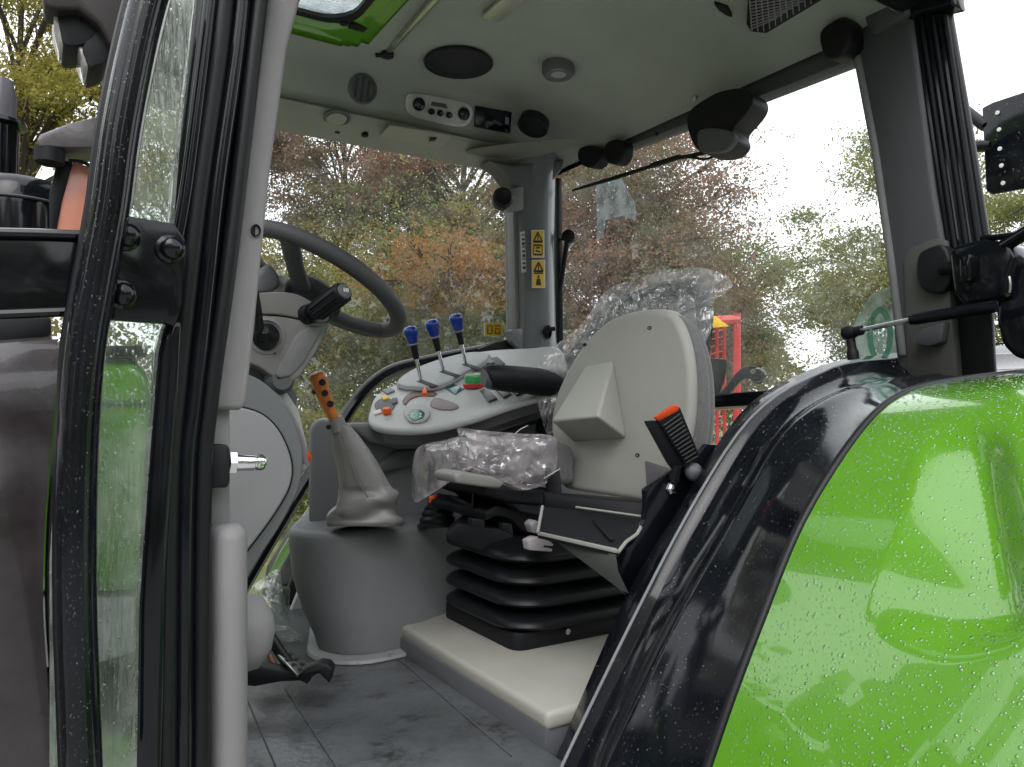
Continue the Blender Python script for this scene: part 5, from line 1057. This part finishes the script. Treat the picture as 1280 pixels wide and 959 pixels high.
# ================================================================== BEYOND THE WINDOWS
rp_ = thing('red_frame', D(905, 560, 9.0), 'red lattice machine frame with a yellow corner plate outside the rear window', 'red machine')
G = lambda a, b, d=9.0: D(a, b, d)
bm = B(); tube(bm, [G(921, 392), G(921, 500), G(923, 640)], .045, 8); tube(bm, [G(882, 402), G(924, 400)], .06, 8); obj('post', bm, REDM, rp_)
for (x0, x1) in ((886, 888), (896, 897), (905, 906)):
    bm = B(); tube(bm, [G(x0, 405, 9.2), G(x1, 640, 9.2)], .022, 6); obj('lattice_post', bm, REDM, rp_)
for k in range(14):
    bm = B(); y = 412+k*9; tube(bm, [G(884, y+5, 9.2), G(906, y, 9.2)], .013, 6); obj('lattice_bar', bm, mat('red_paint', (0, 0, 0)), rp_)
bm = B(); prism(bm, [G(889, 392, 8.9), G(912, 408, 8.9), G(889, 410, 8.9)], cF*.06, .005); obj('yellow_plate', bm, YEP, rp_)

def basepoint(px, d): p = ray(px, 479.5); p = V((p.x, p.y, 0)); p = p*(d/p.dot(cF)); return V((p.x, p.y, -EZ))
def zat(py, d): return d*(479.5-py)/F*1.0+d*math.tan(PITCH)
BARK = mat('bark', (.07, .058, .045), .9, var=.4, vscale=5, bump=1, bscale=20)
def leaf_part(P, size, M, parent, name, rng):
    n = len(P); nrm = rng.normal(size=(n, 3)); nrm[:, 2] += .5; nrm /= np.linalg.norm(nrm, axis=1)[:, None]
    a = rng.normal(size=(n, 3)); a -= nrm*(a*nrm).sum(1)[:, None]; a /= np.linalg.norm(a, axis=1)[:, None]; b = np.cross(nrm, a)
    s = size*(.6+.8*rng.random((n, 1))); VV = np.stack([P+a*s, P+b*s*.55, P-a*s, P-b*s*.55], 1).reshape(-1, 3)
    VV = VV+np.array(UP-origin(parent)); FF = np.arange(n*4).reshape(n, 4)
    return link(name, npmesh(name, VV, FF), M, parent, smooth=0)
def tree(name, label, px, d, box_, nclump, nleaf, size, M, seed, cat='tree', trunk_r=.16, clr=.16, flat=.6, group='trees beyond the tractor', hollow=.25, lean=0):
    """box_: crown (left px, top px y, right px, bottom px y) at distance d"""
    rng = np.random.default_rng(seed); base = basepoint(px, d)
    t = thing(name, base, label, cat, group); b = np.array(base)
    x0, y0, x1, y1 = box_; c = np.array(D((x0+x1)/2, (y0+y1)/2, d)); rx = (x1-x0)/2/F*d; rz = (y1-y0)/2/F*d
    cen = []
    while len(cen) < nclump:
        q = rng.normal(size=3); q /= np.linalg.norm(q); r = hollow+(1-hollow)*rng.random()**.6
        p = c+q*r*np.array([rx, rx, rz]); 
        if p[2] > -EZ+.25: cen.append(p)
    cen = np.array(cen)
    bm = B(); top = V(c)+V((0, 0, rz*.35))
    trunk = cr([V(base), V(base).lerp(top, .35)+V((rng.normal()*.1+lean, rng.normal()*.1, 0)), V(base).lerp(top, .7)+V((rng.normal()*.15, rng.normal()*.15, 0)), top], 5)
    tube(bm, trunk, list(np.linspace(trunk_r, trunk_r*.15, len(trunk))), 9); obj('trunk', bm, BARK, t, smooth=80)
    bm = B()
    for k in range(min(nclump, 34)):
        e = V(cen[k]); i = int(np.clip((e.z-base.z)/(top.z-base.z)*.75*len(trunk), 2, len(trunk)-2)); s_ = trunk[i]; mid = s_.lerp(e, .5)+V((0, 0, abs(rng.normal())*.25)); pts = cr([s_, mid, e], 4)
        r0 = trunk_r*.38*(1-i/len(trunk)*.5); tube(bm, pts, list(np.linspace(r0, .012, len(pts))), 5)
        for _ in range(3):
            e2_ = e+V(rng.normal(size=3)*rx*.22); tube(bm, cr([mid.lerp(e, .4), e.lerp(e2_, .4), e2_], 2), [.02, .016, .012, .008, .005], 4)
    obj('limbs', bm, BARK, t, smooth=80)
    cw_ = rng.random(nclump)**1.5+.25; ids = rng.choice(nclump, nleaf, p=cw_/cw_.sum())
    rad = rx*clr*(.6+.9*rng.random(nclump)); per = 16; nt_ = max(nleaf//per, 1); tid = ids[:nt_]
    g = rng.normal(size=(nt_, 3)); TW = cen[tid]+g*rad[tid][:, None]*np.array([1.15, 1.15, flat]); P = np.repeat(TW, per, 0); P = P+rng.normal(size=P.shape)*np.array([.10, .10, .05])*(d/15)
    P = P[P[:, 2] > -EZ+.05]
    leaf_part(P, size, M, t, 'crown', rng); return t
LG = leafmat('leaves_autumn_green', [(.11, .15, .06), (.18, .225, .08), (.25, .275, .10), (.32, .28, .11), (.34, .20, .10)])
LP = leafmat('leaves_copper', [(.15, .165, .09), (.21, .20, .115), (.27, .20, .13), (.33, .17, .13), (.38, .18, .115)])
LY = leafmat('leaves_yellow_green', [(.12, .13, .035), (.20, .21, .05), (.30, .28, .07), (.36, .30, .09), (.33, .21, .08)])
LO = leafmat('leaves_orange', [(.19, .18, .075), (.27, .20, .08), (.36, .19, .075), (.40, .22, .09), (.33, .24, .10)])
LD = leafmat('leaves_deep_green', [(.09, .12, .05), (.14, .175, .07), (.20, .225, .09), (.26, .25, .10), (.29, .22, .10)])
LR = leafmat('leaves_pale_green', [(.12, .14, .065), (.18, .20, .085), (.25, .265, .11), (.31, .29, .12), (.33, .27, .12)])
tree('beech_tree', 'large copper beech filling the rear window, purple brown leaves', 790, 15, (640, 120, 950, 560), 170, 150000, .030, LP, 1, trunk_r=.22, clr=.16, hollow=.1)
tree('maple_tree', 'orange red maple shrub glowing low behind the steering wheel', 550, 12.5, (465, 285, 645, 405), 26, 9000, .030, LO, 2, trunk_r=.06, clr=.2, hollow=.1)
tree('oak_tree', 'brown green oak with a tall straight trunk seen left of the grey pillar', 568, 18, (420, 60, 740, 400), 100, 100000, .036, LP, 3, trunk_r=.20, clr=.10, hollow=.3)
tree('oak_tree', 'reddish tree with thin branches high in the right window below the roof rim', 440, 19, (300, 40, 560, 330), 95, 90000, .036, LP, 4, trunk_r=.16, clr=.10, hollow=.3)
tree('bushy_tree', 'dense green brown bushy tree behind the blue knobbed levers', 520, 16.5, (330, 265, 720, 560), 120, 130000, .034, LG, 5, trunk_r=.12, clr=.16, hollow=.05)
tree('bushy_tree', 'yellow green bushy tree behind the steering wheel', 400, 17, (250, 280, 520, 500), 80, 60000, .034, LY, 6, trunk_r=.12, clr=.15, hollow=.1)
tree('bushy_tree', 'dark green tree mass between the maple and the rear pillar', 640, 19, (540, 240, 760, 560), 80, 60000, .036, LD, 7, trunk_r=.14, clr=.16, hollow=.05)
tree('oak_tree', 'yellow green oak with forked branches behind the side mirror', 60, 13, (-140, -120, 190, 260), 80, 66000, .030, LY, 8, trunk_r=.2, clr=.11, hollow=.25)
tree('oak_tree', 'hazy olive tree seen through the wet quarter glass', 200, 18, (120, -120, 330, 420), 80, 50000, .036, LY, 9, trunk_r=.18, clr=.12, hollow=.2)
tree('ash_tree', 'pale green ash tree in the rear window beside the left rear pillar', 1090, 20, (975, 165, 1310, 540), 130, 130000, .040, LR, 10, trunk_r=.16, clr=.12, hollow=.15)
tree('lime_tree', 'olive tree behind the red frame, sky showing on its right', 925, 17, (840, 270, 985, 545), 44, 34000, .034, LG, 11, trunk_r=.1, clr=.16, hollow=.1)
# trimmed hedge beyond the right window
hd_ = thing('hedge', basepoint(420, 11), 'long trimmed yellow green hedge across the field beyond the right window', 'hedge')
rng = np.random.default_rng(5); a, b = np.array(D(150, 516, 10.5)), np.array(D(700, 516, 13)); n = 26000; t = rng.random((n, 1)); P = a+(b-a)*t
P[:, 2] = -EZ+(a[2]+EZ)*(rng.random(n)**.7)+rng.normal(size=n)*.03; P[:, :2] += rng.normal(size=(n, 2))*.22; leaf_part(P, .04, leafmat('hedge_leaves', [(.08, .09, .02), (.14, .15, .03), (.2, .19, .04), (.24, .2, .05)], nscale=2), hd_, 'foliage', rng)
# far wood closing the view
rng = np.random.default_rng(6); n = 60000; ang = rng.uniform(-1.0, 1.15, n); dist = 46+rng.normal(size=n)*3; hgt = (rng.random(n)**.8)*(4.2+1.6*np.sin(ang*9)+1.0*np.sin(ang*23+1))
az_ = ang+YAW; P = np.stack([np.sin(az_)*dist, np.cos(az_)*dist, -EZ+hgt], 1)
fw = leaf_part(P, .16, leafmat('far_wood_leaves', [(.07, .085, .04), (.11, .12, .05), (.16, .15, .06), (.2, .15, .07)], nscale=.15), None, 'far_wood', rng); setp(fw, 'distant line of woodland closing the field', 'woodland', None, 'stuff')
# unseen wood added behind and beside the photographer to darken reflections
rng = np.random.default_rng(9); n = 48000; ang = rng.uniform(1.35, 2*math.pi-.78, n); dist = 15+rng.normal(size=n)*1.6
hgt = (rng.random(n)**.75)*(8.5+1.5*np.sin(ang*7)+1.2*np.sin(ang*17+1)); az_ = ang+YAW
P = np.stack([np.sin(az_)*dist, np.cos(az_)*dist, -EZ+hgt], 1)
rw = leaf_part(P, .21, LD, None, 'unseen_wood', rng); setp(rw, 'unseen dark green wood, added to darken reflections, ringing the yard behind the tractor', 'woodland', None, 'stuff')
